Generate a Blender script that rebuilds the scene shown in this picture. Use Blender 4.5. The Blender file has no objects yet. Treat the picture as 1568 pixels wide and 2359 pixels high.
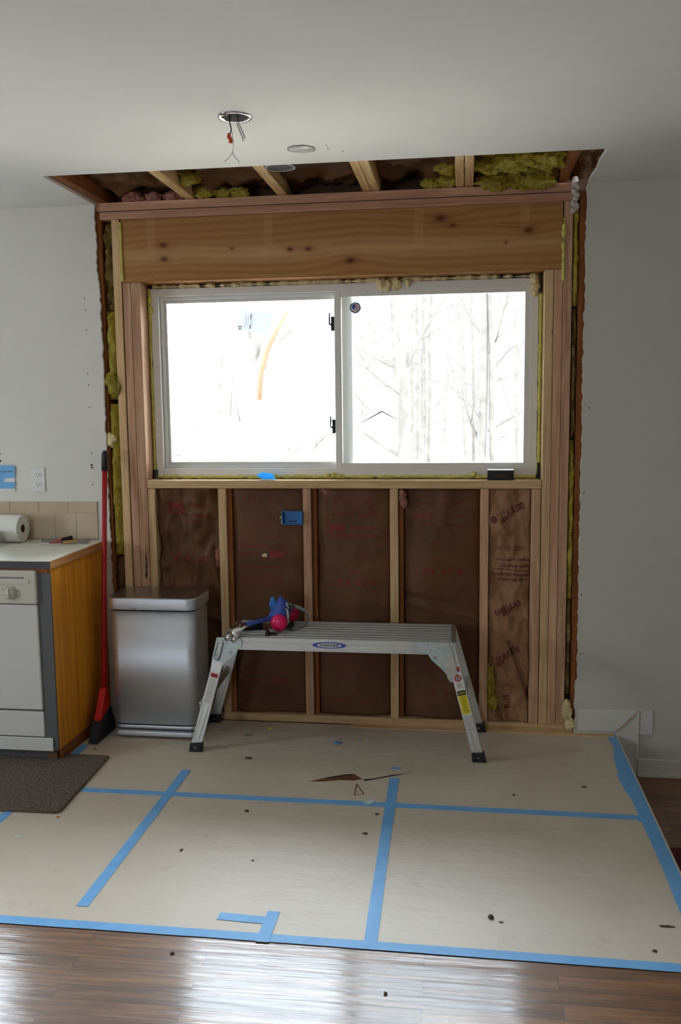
import bpy, bmesh, math, random
from mathutils import Vector, Matrix, noise
C = bpy.context.scene.collection
rnd = random.Random(7)

# ------------------------------------------------------------------ camera
F_PX, W_PX, H_PX = 2056.21, 1568, 2359
CAM = Vector((0.7187, -4.073, 1.5048)); YAW, PIT, ROL = 0.137, -0.1176, -0.0114
_F = Vector((-math.sin(YAW)*math.cos(PIT), math.cos(YAW)*math.cos(PIT), math.sin(PIT)))
_R = Vector((math.cos(YAW), math.sin(YAW), 0)); _U = _R.cross(_F)
_R2 = _R*math.cos(ROL)+_U*math.sin(ROL); _U2 = -_R*math.sin(ROL)+_U*math.cos(ROL)
cam = bpy.data.objects.new('camera', bpy.data.cameras.new('camera')); C.objects.link(cam)
cam.data.sensor_fit = 'HORIZONTAL'; cam.data.sensor_width = 36; cam.data.lens = F_PX/W_PX*36
cam.data.clip_start = .05; cam.data.clip_end = 300
m = Matrix((_R2, _U2, -_F)).transposed().to_4x4(); m.translation = CAM; cam.matrix_world = m
bpy.context.scene.camera = cam
def P(u, v, ax, val):
    """measured point of the photograph on a known plane of the room"""
    d = _F+_R2*(u-W_PX/2)/F_PX-_U2*(v-H_PX/2)/F_PX
    i = 'xyz'.index(ax); return CAM+d*((val-CAM[i])/d[i])

# ------------------------------------------------------------------ light
SKY = 25.0
sc = bpy.context.scene
sc.view_settings.view_transform = 'Standard'; sc.view_settings.look = 'None'
sc.view_settings.gamma = 1; sc.view_settings.use_curve_mapping = False; sc.view_settings.exposure = 0.0
w = bpy.data.worlds.new('overcast_sky'); sc.world = w; w.use_nodes = True
bg = w.node_tree.nodes['Background']; bg.inputs[0].default_value = (.84, .945, 1.06, 1); bg.inputs[1].default_value = SKY
def portal(name, loc, rot, sx, sy):
    l = bpy.data.lights.new(name, 'AREA'); l.shape = 'RECTANGLE'; l.size = sx; l.size_y = sy
    l.cycles.is_portal = True
    o = bpy.data.objects.new(name, l); C.objects.link(o); o.location = loc; o.rotation_euler = rot
    return o
H = math.pi/2
portal('daylight_picture_window', (.148, .24, 1.627), (-H, 0, 0), 1.9, .95)
portal('daylight_kitchen_window', (-1.92, .24, 1.6), (-H, 0, 0), .7, 1.1)
portal('fill_back_opening', (-1.75, -6.62, 1.3), (H, 0, 0), .6, .6)  # added opening behind the camera, supplies fill daylight
portal('fill_side_opening', (-3.62, -2.1, 1.35), (0, -H, 0), .65, .65)  # added unseen opening, placed to brighten the kitchen end of the wall

# ------------------------------------------------------------------ helpers
WL = {}
def tag(o, label=None, cat=None, group=None, kind=None):
    if label: o['label'] = label
    if cat: o['category'] = cat
    if group: o['group'] = group
    if kind: o['kind'] = kind
    return o
def thing(name, label, cat, loc=(0, 0, 0), group=None, kind=None):
    o = bpy.data.objects.new(name, None); C.objects.link(o); o.location = loc; o.empty_display_size = .05
    WL[o] = Vector(loc); return tag(o, label, cat, group, kind)
def obj(name, bm, mat, parent=None, bevel=0, smooth=False, at=None, seg=2):
    """links a bmesh given in room coordinates as one object; origin at its base or at its parent's origin"""
    if parent is not None: org = WL[parent]
    elif at is not None: org = Vector(at)
    else:
        vs = [v.co for v in bm.verts]
        lo = Vector([min(v[i] for v in vs) for i in range(3)]); hi = Vector([max(v[i] for v in vs) for i in range(3)])
        org = Vector(((lo.x+hi.x)/2, (lo.y+hi.y)/2, lo.z))
    bmesh.ops.translate(bm, verts=bm.verts, vec=-org)
    bmesh.ops.recalc_face_normals(bm, faces=bm.faces)
    me = bpy.data.meshes.new(name); bm.to_mesh(me); bm.free(); me.materials.append(mat)
    if smooth:
        for p in me.polygons: p.use_smooth = True
    o = bpy.data.objects.new(name, me); C.objects.link(o); WL[o] = org.copy()
    if parent is not None: o.parent = parent
    else: o.location = org
    if bevel:
        b = o.modifiers.new('edge', 'BEVEL'); b.width = bevel; b.segments = seg; b.limit_method = 'ANGLE'
    return o
def single(name, label, cat, bm, mat, group=None, kind=None, **k):
    return tag(obj(name, bm, mat, **k), label, cat, group, kind)
def struct(name, bm, mat, **k): return tag(obj(name, bm, mat, **k), kind='structure')
def B(): return bmesh.new()
def box(bm, x0, x1, y0, y1, z0, z1, mat=None):
    vs = [bm.verts.new(p) for p in ((x0,y0,z0),(x1,y0,z0),(x1,y1,z0),(x0,y1,z0),(x0,y0,z1),(x1,y0,z1),(x1,y1,z1),(x0,y1,z1))]
    if mat is not None:
        for v in vs: v.co = mat @ v.co
    for f in ((0,3,2,1),(4,5,6,7),(0,1,5,4),(1,2,6,5),(2,3,7,6),(3,0,4,7)): bm.faces.new([vs[i] for i in f])
    return bm
def bx(*a, **k): return box(B(), *a, **k)
def beam(bm, p, q, w, d, side=Vector((0, 1, 0))):
    """square bar from p to q, d thick along side, w across it"""
    p, q = Vector(p), Vector(q); t = (q-p).normalized(); s = (side-t*side.dot(t)).normalized(); c = t.cross(s)
    vs = [bm.verts.new(o+s*(d/2*i)+c*(w/2*j)) for o in (p, q) for i, j in ((-1,-1),(1,-1),(1,1),(-1,1))]
    for f in ((0,1,2,3),(7,6,5,4),(0,4,5,1),(1,5,6,2),(2,6,7,3),(3,7,4,0)): bm.faces.new([vs[i] for i in f])
    return bm
def tube(bm, pts, r, n=8, caps=True):
    pts = [Vector(p) for p in pts]; rs = r if hasattr(r, '__len__') else [r]*len(pts)
    t0 = (pts[1]-pts[0]).normalized(); up = Vector((0, 0, 1)) if abs(t0.z) < .9 else Vector((1, 0, 0))
    s = (up-t0*up.dot(t0)).normalized(); rings = []
    for i, p in enumerate(pts):
        t = (pts[min(i+1, len(pts)-1)]-pts[max(i-1, 0)]).normalized(); s = (s-t*s.dot(t)).normalized(); c = t.cross(s)
        rings.append([bm.verts.new(p+(s*math.cos(a)+c*math.sin(a))*rs[i]) for a in (2*math.pi*k/n for k in range(n))])
    for a, b in zip(rings, rings[1:]):
        for k in range(n): bm.faces.new((a[k], a[(k+1)%n], b[(k+1)%n], b[k]))
    if caps: bm.faces.new(rings[0][::-1]); bm.faces.new(rings[-1])
    return bm
def lathe(bm, prof, c, axis='z', n=32):
    rings = []; c = Vector(c)
    for r, h in prof:
        ring = []
        for k in range(n):
            a = 2*math.pi*k/n; x, y = r*math.cos(a), r*math.sin(a)
            v = {'z': Vector((x, y, h)), 'y': Vector((x, h, y)), 'x': Vector((h, x, y))}[axis]
            ring.append(bm.verts.new(c+v))
        rings.append(ring)
    for a, b in zip(rings, rings[1:]):
        for k in range(n): bm.faces.new((a[k], a[(k+1)%n], b[(k+1)%n], b[k]))
    return bm, rings
def solid_lathe(c, prof, axis='z', n=32):
    bm = B(); _, r = lathe(bm, prof, c, axis, n); bm.faces.new(r[0]); bm.faces.new(r[-1]); return bm
def prism(bm, poly, ax, a, b):
    """polygon in the plane across ax, extruded from a to b"""
    i = 'xyz'.index(ax)
    def pt(p, h): q = list(p); q.insert(i, h); return Vector(q)
    v0 = [bm.verts.new(pt(p, a)) for p in poly]; v1 = [bm.verts.new(pt(p, b)) for p in poly]
    n = len(poly); bm.faces.new(v0); bm.faces.new(v1[::-1])
    for k in range(n): bm.faces.new((v0[k], v0[(k+1)%n], v1[(k+1)%n], v1[k]))
    return bm
def rrect(x0, x1, y0, y1, r, n=6):
    out = []
    for cx, cy, a0 in ((x1-r, y1-r, 0), (x0+r, y1-r, H), (x0+r, y0+r, 2*H), (x1-r, y0+r, 3*H)):
        for k in range(n+1):
            a = a0+H*k/n; out.append((cx+r*math.cos(a), cy+r*math.sin(a)))
    return out
def blob(bm, c, r, sq=(1, 1, 1), amp=.25, fr=30, n=3, seed=0):
    g = bmesh.ops.create_icosphere(bm, subdivisions=n, radius=1)
    for v in g['verts']:
        d = v.co.normalized(); o_ = Vector((seed*3.1, seed, seed*1.3))
        if amp >= .5: k = 1+.35*noise.noise(d*1.4+o_)+.28*noise.noise(d*3.3+o_)+.2*noise.noise(d*7.5+o_)+.12*noise.noise(d*17+o_)
        else: k = 1+amp*noise.noise(d*1.7+o_)*1.6+amp*.5*noise.noise(d*4+o_)
        v.co = Vector(c)+Vector((d.x*sq[0], d.y*sq[1], d.z*sq[2]))*r*k
    return bm
def fbm(x, z, s=0, o=4):
    v = 0; a = 1
    for _ in range(o): v += a*noise.noise(Vector((x, z, s))); x *= 2.03; z *= 2.03; a *= .5; s += 7.1
    return v
def crease(x, z, s=0):
    return 1-2*abs(noise.noise(Vector((x, z, s))))-abs(noise.noise(Vector((x*2.3, z*2.3, s+5))))
def sheet(x0, x1, z0, z1, fn, y1, nx, nz):
    """closed slab in the wall: front y=fn(x,z), flat back y1"""
    bm = B(); f = []; b = []
    for j in range(nz+1):
        z = z0+(z1-z0)*j/nz; f.append([]); b.append([])
        for i in range(nx+1):
            x = x0+(x1-x0)*i/nx; f[-1].append(bm.verts.new((x, fn(x, z), z)))
            if i in (0, nx) or j in (0, nz): b[-1].append(bm.verts.new((x, y1, z)))
            else: b[-1].append(None)
    for j in range(nz):
        for i in range(nx): bm.faces.new((f[j][i], f[j][i+1], f[j+1][i+1], f[j+1][i]))
    for j in range(nz):
        for i in (0, nx): bm.faces.new((f[j][i], f[j+1][i], b[j+1][i], b[j][i]))
    for i in range(nx):
        for j in (0, nz): bm.faces.new((f[j][i], f[j][i+1], b[j][i+1], b[j][i]))
    bm.faces.new([b[0][0], b[0][nx], b[nz][nx], b[nz][0]]) if nx < 1 else None
    return bm
def text_polys(body, bold=0.0):
    cu = bpy.data.curves.new('tmp', 'FONT'); cu.body = body; cu.size = 1; cu.resolution_u = 3; cu.offset = bold
    o = bpy.data.objects.new('tmp', cu); C.objects.link(o); bpy.context.view_layer.update()
    me = bpy.data.meshes.new_from_object(o); vs = [v.co.copy() for v in me.vertices]; fs = [list(p.vertices) for p in me.polygons]
    bpy.data.objects.remove(o); bpy.data.curves.remove(cu); bpy.data.meshes.remove(me)
    x0 = min(v.x for v in vs); x1 = max(v.x for v in vs); y0 = min(v.y for v in vs); y1 = max(v.y for v in vs)
    return [((v.x-x0)/(x1-x0)-.5, (v.y-y0)/(y1-y0)-.5) for v in vs], fs
def add_text(bm, body, cx, cz, wd, ht, fn, rot=0, bold=0.0):
    """lettering centred at (cx, cz); fn maps plane coordinates to the surface"""
    vs, fs = text_polys(body, bold); c, s = math.cos(rot), math.sin(rot)
    V = [bm.verts.new(fn(cx+a*wd*c-b*ht*s, cz+a*wd*s+b*ht*c)) for a, b in vs]
    for f in fs:
        try: bm.faces.new([V[i] for i in f])
        except ValueError: pass
def add_bar(bm, x0, z0, x1, z1, t, fn, n=14):
    d = Vector((x1-x0, z1-z0)); p = Vector((-d.y, d.x)).normalized()*t/2; prev = None
    for k in range(n+1):
        q = Vector((x0, z0))+d*k/n; a, b = bm.verts.new(fn(*(q+p))), bm.verts.new(fn(*(q-p)))
        if prev: bm.faces.new((prev[0], prev[1], b, a))
        prev = (a, b)

# ------------------------------------------------------------------ materials
def s2l(c): return tuple((v/255/12.92 if v/255 <= .04045 else ((v/255+.055)/1.055)**2.4) for v in c)+(1,)
class N:
    def __init__(s, name):
        s.m = bpy.data.materials.new(name); s.m.use_nodes = True; s.t = s.m.node_tree; s.b = s.t.nodes['Principled BSDF']
    def n(s, typ, **k):
        n = s.t.nodes.new(typ)
        for a, v in k.items():
            if a.startswith('i_'):
                key = a[2:]; n.inputs[int(key) if key.isdigit() else key].default_value = v
            else: setattr(n, a, v)
        return n
    def l(s, a, b): s.t.links.new(a, b)
    def math(s, op, a, b=None, clamp=False):
        n = s.n('ShaderNodeMath', operation=op, use_clamp=clamp)
        for i, v in enumerate((a, b)):
            if v is None: continue
            if isinstance(v, (int, float)): n.inputs[i].default_value = v
            else: s.l(v, n.inputs[i])
        return n.outputs[0]
    def mix(s, f, a, b, mode='MIX'):
        n = s.n('ShaderNodeMix', data_type='RGBA', blend_type=mode)
        for i, v in ((0, f), (6, a), (7, b)):
            if isinstance(v, (int, float, tuple)): n.inputs[i].default_value = v
            else: s.l(v, n.inputs[i])
        return n.outputs[2]
    def ramp(s, f, stops):
        n = s.n('ShaderNodeValToRGB'); e = n.color_ramp.elements
        while len(e) < len(stops): e.new(.5)
        for x, (p, c) in zip(e, stops): x.position = p; x.color = c
        s.l(f, n.inputs[0]); return n.outputs[0]
    def bump(s, h, st, d=.01):
        n = s.n('ShaderNodeBump', i_Strength=st, i_Distance=d); s.l(h, n.inputs['Height']); s.l(n.outputs[0], s.b.inputs['Normal'])
    def noise(s, vec, sc, det=4, rough=.5, dist=0):
        n = s.n('ShaderNodeTexNoise', i_Scale=sc, i_Detail=det, i_Roughness=rough, i_Distortion=dist)
        if vec is not None: s.l(vec, n.inputs['Vector'])
        return n.outputs['Fac']
    def pos(s): return s.n('ShaderNodeNewGeometry').outputs['Position']
    def map(s, vec, sc, loc=(0, 0, 0), rot=(0, 0, 0)):
        n = s.n('ShaderNodeMapping'); n.inputs['Scale'].default_value = sc; n.inputs['Location'].default_value = loc; n.inputs['Rotation'].default_value = rot
        s.l(vec, n.inputs[0]); return n.outputs[0]
def plain(name, col, rough=.5, metal=0, noise_amt=0, nscale=8, bump=0, bscale=60, spec=None, **k):
    n = N(name); c = s2l(col); n.b.inputs['Base Color'].default_value = c; n.b.inputs['Roughness'].default_value = rough; n.b.inputs['Metallic'].default_value = metal
    if spec is not None: n.b.inputs['Specular IOR Level'].default_value = spec
    if noise_amt:
        f = n.noise(n.pos(), nscale, 5, .6); lo = tuple(v*(1-noise_amt) for v in c[:3])+(1,); hi = tuple(min(1, v*(1+noise_amt)) for v in c[:3])+(1,)
        n.l(n.ramp(f, [(.3, lo), (.7, hi)]), n.b.inputs['Base Color'])
    if bump: n.bump(n.noise(n.pos(), bscale, 4, .6), bump, .004)
    return n.m
def wood(name, dark, light, axis, tight=55, rough=.75, var=.25, tint=(1, 1, 1)):
    n = N(name); tc = n.n('ShaderNodeTexCoord').outputs['Object']; oi = n.n('ShaderNodeObjectInfo')
    off = n.n('ShaderNodeVectorMath', operation='MULTIPLY_ADD'); n.l(oi.outputs['Random'], off.inputs[0]); off.inputs[1].default_value = (13, 7, 19); n.l(tc, off.inputs[2])
    scl = [1.0]*3; scl['xyz'.index(axis)] = .045; v = n.map(off.outputs[0], tuple(scl))
    wob = n.noise(v, 9, 3, .5)
    ad = n.n('ShaderNodeVectorMath', operation='MULTIPLY_ADD'); n.l(wob, ad.inputs[0]); ad.inputs[1].default_value = (.05, .05, .05); n.l(v, ad.inputs[2])
    g = n.noise(ad.outputs[0], tight, 5, .65, .4); g2 = n.noise(ad.outputs[0], tight*4, 3, .6)
    gg = n.math('ADD', n.math('MULTIPLY', g, .75), n.math('MULTIPLY', g2, .25))
    col = n.ramp(gg, [(.34, s2l(dark)), (.62, s2l(light))])
    # small knots
    vo = n.n('ShaderNodeTexVoronoi', i_Scale=3.2, feature='F1'); sk = [1.0]*3; sk['xyz'.index(axis)] = .55
    n.l(n.map(off.outputs[0], tuple(sk)), vo.inputs['Vector'])
    kn = n.ramp(vo.outputs['Distance'], [(.0, (1, 1, 1, 1)), (.028, (1, 1, 1, 1)), (.05, (0, 0, 0, 1))])
    col = n.mix(n.math('MULTIPLY', kn, .7), col, tuple(v*.28 for v in s2l(dark)[:3])+(1,))
    val = n.math('ADD', n.math('MULTIPLY', oi.outputs['Random'], var), 1-var*.6)
    hs = n.n('ShaderNodeHueSaturation'); n.l(val, hs.inputs['Value']); n.l(col, hs.inputs['Color'])
    hs.inputs['Saturation'].default_value = 1
    n.l(hs.outputs[0], n.b.inputs['Base Color']); n.b.inputs['Roughness'].default_value = rough; n.b.inputs['Specular IOR Level'].default_value = .25
    n.bump(gg, .25, .002); return n.m

M = {}
def wall_mat(name, col, mott=.03):
    n = N(name); c = s2l(col); f = n.noise(n.pos(), 2.5, 5, .6)
    n.l(n.ramp(f, [(.3, tuple(v*(1-mott) for v in c[:3])+(1,)), (.7, tuple(min(1, v*(1+mott)) for v in c[:3])+(1,))]), n.b.inputs['Base Color'])
    n.b.inputs['Roughness'].default_value = .8; n.b.inputs['Specular IOR Level'].default_value = .25
    n.bump(n.noise(n.pos(), 140, 3, .6), .12, .003); return n.m
M['wall'] = wall_mat('painted_drywall', (226, 222, 214))
M['wallr'] = wall_mat('painted_drywall_grey', (206, 204, 192))
M['ceil'] = wall_mat('ceiling_paint', (232, 232, 229))
M['gyp'] = plain('torn_gypsum', (205, 196, 184), .9, noise_amt=.25, nscale=40)
M['stud'] = {a: wood('fir_framing_'+a, (176, 128, 100), (218, 178, 142), a) for a in 'xyz'}
M['pale'] = {a: wood('spruce_framing_'+a, (190, 152, 104), (228, 196, 150), a) for a in 'xyz'}
M['plate'] = wood('plate_lumber', (170, 122, 96), (206, 160, 130), 'x')
M['old'] = {a: wood('aged_framing_'+a, (112, 62, 30), (164, 100, 52), a) for a in 'xyz'}
M['joist'] = wood('joist_lumber', (196, 150, 92), (244, 214, 160), 'y')
def header_mat():
    n = N('header_beam_grain'); p = n.pos(); sx = n.n('ShaderNodeSeparateXYZ'); n.l(p, sx.inputs[0])
    X, Z = sx.outputs[0], sx.outputs[2]
    knots = [(-.653, 2.251, .020), (-.651, 2.189, .018), (-.059, 2.213, .017), (.023, 2.212, .017), (.215, 2.154, .024), (.617, 2.322, .028), (.668, 2.29, .015), (.996, 2.258, .024), (.90, 2.21, .007), (-.33, 2.225, .008)]
    def gauss(kx, kz, ax, az):
        dx = n.math('DIVIDE', n.math('SUBTRACT', X, kx), ax); dz = n.math('DIVIDE', n.math('SUBTRACT', Z, kz), az)
        d2 = n.math('ADD', n.math('MULTIPLY', dx, dx), n.math('MULTIPLY', dz, dz)); return n.math('POWER', 2.718, n.math('MULTIPLY', d2, -1.0))
    wob = n.noise(n.map(p, (1.3, 1, 3.2)), 1.0, 2, .4); fine = n.noise(n.map(p, (1.5, 1, 9)), 5, 3, .5)
    t = n.math('MULTIPLY', Z, 1.0); t = n.math('ADD', t, n.math('MULTIPLY', wob, .10)); t = n.math('ADD', t, n.math('MULTIPLY', fine, .012))
    kmask = None; halo = None
    for i, (kx, kz, r) in enumerate(knots):
        t = n.math('ADD', t, n.math('MULTIPLY', gauss(kx, kz, r*5, r*1.5), r*(1.1 if i % 2 else -1.1)))
        g = gauss(kx, kz, r*.85, r*.55); h = gauss(kx, kz, r*2.4, r*1.1)
        kmask = g if kmask is None else n.math('ADD', kmask, g, True); halo = h if halo is None else n.math('ADD', halo, h, True)
    line = n.math('SINE', n.math('MULTIPLY', t, 1050)); line2 = n.math('SINE', n.math('MULTIPLY', t, 190))
    f = n.math('ADD', n.math('MULTIPLY', n.math('ADD', n.math('MULTIPLY', line, .55), n.math('MULTIPLY', line2, .35)), .28), .5)
    col = n.ramp(f, [(.2, s2l((146, 96, 50))), (.5, s2l((172, 124, 72))), (.8, s2l((190, 144, 88)))])
    # a paler sapwood zone through the middle of the beam
    sap = gauss(.0, 2.205, 1.6, .035); sapn = n.math('MULTIPLY', sap, n.noise(n.map(p, (2.2, 1, 14)), 1.4, 3, .5))
    col = n.mix(n.math('MULTIPLY', sapn, .9), col, s2l((226, 186, 136)))
    for kx in (-.71, .52, -.16, .98):
        dx = n.math('ABSOLUTE', n.math('SUBTRACT', X, kx)); st = n.math('LESS_THAN', dx, .02); up = n.math('GREATER_THAN', Z, 2.24 if kx < 0 or kx > .9 else 2.2)
        col = n.mix(n.math('MULTIPLY', n.math('MULTIPLY', st, up), .13), col, s2l((232, 190, 140)))
    col = n.mix(n.math('MULTIPLY', halo, .45), col, s2l((140, 78, 34)))
    col = n.mix(n.math('MULTIPLY', kmask, .95), col, s2l((84, 40, 20)))
    n.l(col, n.b.inputs['Base Color']); n.b.inputs['Roughness'].default_value = .7; n.b.inputs['Specular IOR Level'].default_value = .25; n.bump(f, .2, .0015); return n.m
M['header'] = header_mat()
def kraft(name, a, b):
    n = N(name); f = n.noise(n.pos(), 3.5, 6, .6); f2 = n.noise(n.map(n.pos(), (30, 30, 400)), 1, 2, .5)
    g = n.math('ADD', n.math('MULTIPLY', f, .85), n.math('MULTIPLY', f2, .15)); n.l(n.ramp(g, [(.3, s2l(a)), (.7, s2l(b))]), n.b.inputs['Base Color'])
    n.b.inputs['Roughness'].default_value = .6; n.b.inputs['Specular IOR Level'].default_value = .3
    v = n.n('ShaderNodeTexVoronoi', i_Scale=6, feature='DISTANCE_TO_EDGE'); wv = n.n('ShaderNodeVectorMath', operation='MULTIPLY_ADD'); n.l(n.noise(n.pos(), 6, 3), wv.inputs[0]); wv.inputs[1].default_value = (.25, .25, .25); n.l(n.pos(), wv.inputs[2]); n.l(wv.outputs[0], v.inputs['Vector'])
    h = n.math('ADD', f, n.math('MULTIPLY', n.math('MINIMUM', v.outputs['Distance'], .15), .9)); n.bump(h, .55, .012); return n.m
M['kraft'] = kraft('dark_kraft_facing', (84, 54, 34), (112, 76, 48))
M['kraft2'] = kraft('tan_kraft_facing', (136, 98, 66), (164, 124, 88))
M['kraft3'] = kraft('attic_kraft_facing', (74, 50, 34), (124, 90, 58))
M['ink'] = plain('red_ink', (124, 34, 28), .6); M['inkdim'] = plain('faded_red_ink', (108, 44, 30), .6)
M['inkp'] = plain('maroon_ink', (104, 44, 40), .6)
def fluff_mat(name, a, b, c):
    n = N(name); f = n.noise(n.pos(), 22, 6, .7); f2 = n.noise(n.pos(), 5, 3, .5)
    col = n.ramp(f, [(.25, s2l(a)), (.5, s2l(b)), (.75, s2l(c))]); col = n.mix(n.ramp(f2, [(.55, (0, 0, 0, 1)), (.75, (.6, .6, .6, 1))]), col, s2l(a))
    n.l(col, n.b.inputs['Base Color']); n.b.inputs['Roughness'].default_value = 1; n.b.inputs['Specular IOR Level'].default_value = .05
    n.bump(n.noise(n.pos(), 70, 6, .75), .9, .02); return n.m
M['yfluff'] = fluff_mat('yellow_fibreglass', (150, 122, 30), (206, 184, 74), (232, 216, 128))
M['dfluff'] = fluff_mat('dirty_fibreglass', (74, 58, 36), (150, 128, 70), (200, 178, 116))
M['pfluff'] = fluff_mat('pink_fibreglass', (150, 90, 70), (200, 136, 116), (222, 168, 150))
M['foam'] = plain('yellow_spray_foam', (214, 206, 104), .7, noise_amt=.2, nscale=60, bump=.4, bscale=90)
M['foamw'] = plain('cream_spray_foam', (228, 210, 158), .7, noise_amt=.12, nscale=60, bump=.4, bscale=90)
M['vinyl'] = plain('white_vinyl', (228, 224, 216), .35)
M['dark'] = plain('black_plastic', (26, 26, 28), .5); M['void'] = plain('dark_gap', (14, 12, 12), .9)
def glass_mat():
    n = N('window_glass'); t = n.t; t.nodes.remove(n.b); out = [x for x in t.nodes if x.type == 'OUTPUT_MATERIAL'][0]
    tr = n.n('ShaderNodeBsdfTransparent', i_Color=(.97, .985, .98, 1)); gl = n.n('ShaderNodeBsdfGlossy', i_Roughness=.02); fr = n.n('ShaderNodeFresnel', i_IOR=1.3)
    mx = n.n('ShaderNodeMixShader'); n.l(fr.outputs[0], mx.inputs[0]); n.l(tr.outputs[0], mx.inputs[1]); n.l(gl.outputs[0], mx.inputs[2]); n.l(mx.outputs[0], out.inputs[0]); return n.m
M['glass'] = glass_mat()
def screen_mat():
    n = N('insect_screen_mesh'); t = n.t; t.nodes.remove(n.b); out = [x for x in t.nodes if x.type == 'OUTPUT_MATERIAL'][0]
    tr = n.n('ShaderNodeBsdfTransparent'); df = n.n('ShaderNodeBsdfDiffuse', i_Color=(.06, .06, .07, 1)); mx = n.n('ShaderNodeMixShader'); mx.inputs[0].default_value = .2
    n.l(tr.outputs[0], mx.inputs[1]); n.l(df.outputs[0], mx.inputs[2]); n.l(mx.outputs[0], out.inputs[0]); return n.m
M['screen'] = screen_mat()
def paper_mat():
    n = N('floor_protection_paper'); p = n.pos(); f = n.noise(p, 1.6, 6, .6); fi = n.noise(p, 260, 2, .6)
    col = n.ramp(f, [(.3, s2l((206, 192, 172))), (.7, s2l((218, 206, 188)))])
    st = n.noise(p, 7.5, 5, .6); col = n.mix(n.ramp(st, [(.62, (0, 0, 0, 1)), (.78, (.32, .32, .32, 1))]), col, s2l((140, 116, 88)))
    col = n.mix(n.math('MULTIPLY', fi, .18), col, s2l((150, 130, 104)))
    sp = n.n('ShaderNodeTexVoronoi', i_Scale=9); n.l(p, sp.inputs['Vector'])
    col = n.mix(n.ramp(sp.outputs['Distance'], [(.0, (.7, .7, .7, 1)), (.025, (0, 0, 0, 1))]), col, s2l((90, 72, 56)))
    wr = n.noise(n.map(p, (2, 5, 1), rot=(0, 0, .3)), 3, 3, .5)
    n.l(col, n.b.inputs['Base Color']); n.b.inputs['Roughness'].default_value = .5; n.b.inputs['Specular IOR Level'].default_value = .6; n.bump(wr, .25, .02); return n.m
M['paper'] = paper_mat()
def floor_mat(name, d, l, rough=.2, coat=.5):
    n = N(name); p = n.pos(); br = n.n('ShaderNodeTexBrick', offset=.37, squash=1); br.inputs['Scale'].default_value = 1
    for k, v in (('Mortar Size', .0009), ('Brick Width', .95), ('Row Height', .057), ('Mortar Smooth', .1), ('Bias', 0)): br.inputs[k].default_value = v
    br.inputs['Color1'].default_value = (0, 0, 0, 1); br.inputs['Color2'].default_value = (1, 1, 1, 1); br.inputs['Mortar'].default_value = (.5, .5, .5, 1)
    q = n.map(p, (1, 1, 1), rot=(0, 0, -.012)); n.l(q, br.inputs['Vector'])
    off = n.n('ShaderNodeVectorMath', operation='MULTIPLY_ADD'); n.l(br.outputs['Color'], off.inputs[0]); off.inputs[1].default_value = (5, 9, 3); n.l(q, off.inputs[2])
    g = n.noise(n.map(off.outputs[0], (1.4, 28, 28)), 2.2, 6, .65, .6); g2 = n.noise(n.map(off.outputs[0], (.8, 6, 6)), 1.6, 4, .6, 1.2)
    gg = n.math('ADD', n.math('MULTIPLY', g, .55), n.math('MULTIPLY', g2, .45))
    col = n.ramp(gg, [(.3, s2l(d)), (.5, s2l(tuple((a+b)/2 for a, b in zip(d, l)))), (.7, s2l(l))])
    hs = n.n('ShaderNodeHueSaturation'); n.l(col, hs.inputs['Color']); n.l(n.math('ADD', n.math('MULTIPLY', br.outputs['Color'], .45), .75), hs.inputs['Value'])
    col = n.mix(br.outputs['Fac'], hs.outputs[0], s2l((40, 24, 14)))
    n.l(col, n.b.inputs['Base Color']); n.b.inputs['Roughness'].default_value = .42; n.b.inputs['Specular IOR Level'].default_value = .5; n.b.inputs['Coat Weight'].default_value = coat; n.b.inputs['Coat Roughness'].default_value = rough
    hgt = n.math('ADD', n.math('MULTIPLY', g, .25), n.math('MULTIPLY', n.noise(n.map(p, (1.5, 26, 1)), 1, 3, .5), .75))
    bp = n.n('ShaderNodeBump', i_Strength=.5, i_Distance=.004); n.l(hgt, bp.inputs['Height']); n.l(bp.outputs[0], n.b.inputs['Normal']); n.l(bp.outputs[0], n.b.inputs['Coat Normal'])
    return n.m
M['floor'] = floor_mat('varnished_oak_strips', (70, 40, 20), (168, 118, 70), .07, .48)
M['lowfloor'] = floor_mat('lower_oak_strips', (90, 54, 32), (150, 100, 62), .2, .5)
def tape_mat():
    n = N('blue_masking_tape'); f = n.noise(n.pos(), 12, 4, .6); n.l(n.ramp(f, [(.3, s2l((100, 166, 222))), (.7, s2l((118, 180, 232)))]), n.b.inputs['Base Color'])
    n.b.inputs['Roughness'].default_value = .55; n.bump(n.noise(n.pos(), 160, 3, .6), .25, .002); return n.m
M['tape'] = tape_mat()
def steel(name, col, rough, sc, aniso=0):
    n = N(name); g = n.noise(n.map(n.pos(), sc), 1, 3, .5); n.b.inputs['Metallic'].default_value = 1
    c = s2l(col); n.l(n.ramp(g, [(.3, tuple(v*.86 for v in c[:3])+(1,)), (.7, c)]), n.b.inputs['Base Color'])
    rr = n.math('ADD', n.math('MULTIPLY', g, .14), rough-.07); n.l(rr, n.b.inputs['Roughness']); n.b.inputs['Anisotropic'].default_value = aniso; return n.m
M['steel'] = steel('brushed_stainless', (232, 238, 246), .5, (3, 3, 900)); M['steelv'] = steel('brushed_stainless_lid', (190, 190, 192), .3, (3, 900, 3))
M['alu'] = steel('weathered_aluminium', (214, 214, 210), .48, (6, 300, 40)); M['galv'] = plain('galvanised_plate', (196, 208, 208), .45, .75, noise_amt=.08, nscale=30)
M['zinc'] = plain('zinc_rivet', (170, 176, 178), .35, .9)
M['cabwood'] = wood('orange_veneer_panel', (206, 122, 28), (234, 160, 50), 'z', 22, .42)
M['cabedge'] = wood('orange_veneer_edge', (176, 118, 66), (206, 150, 92), 'y', 30, .5)
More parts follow.
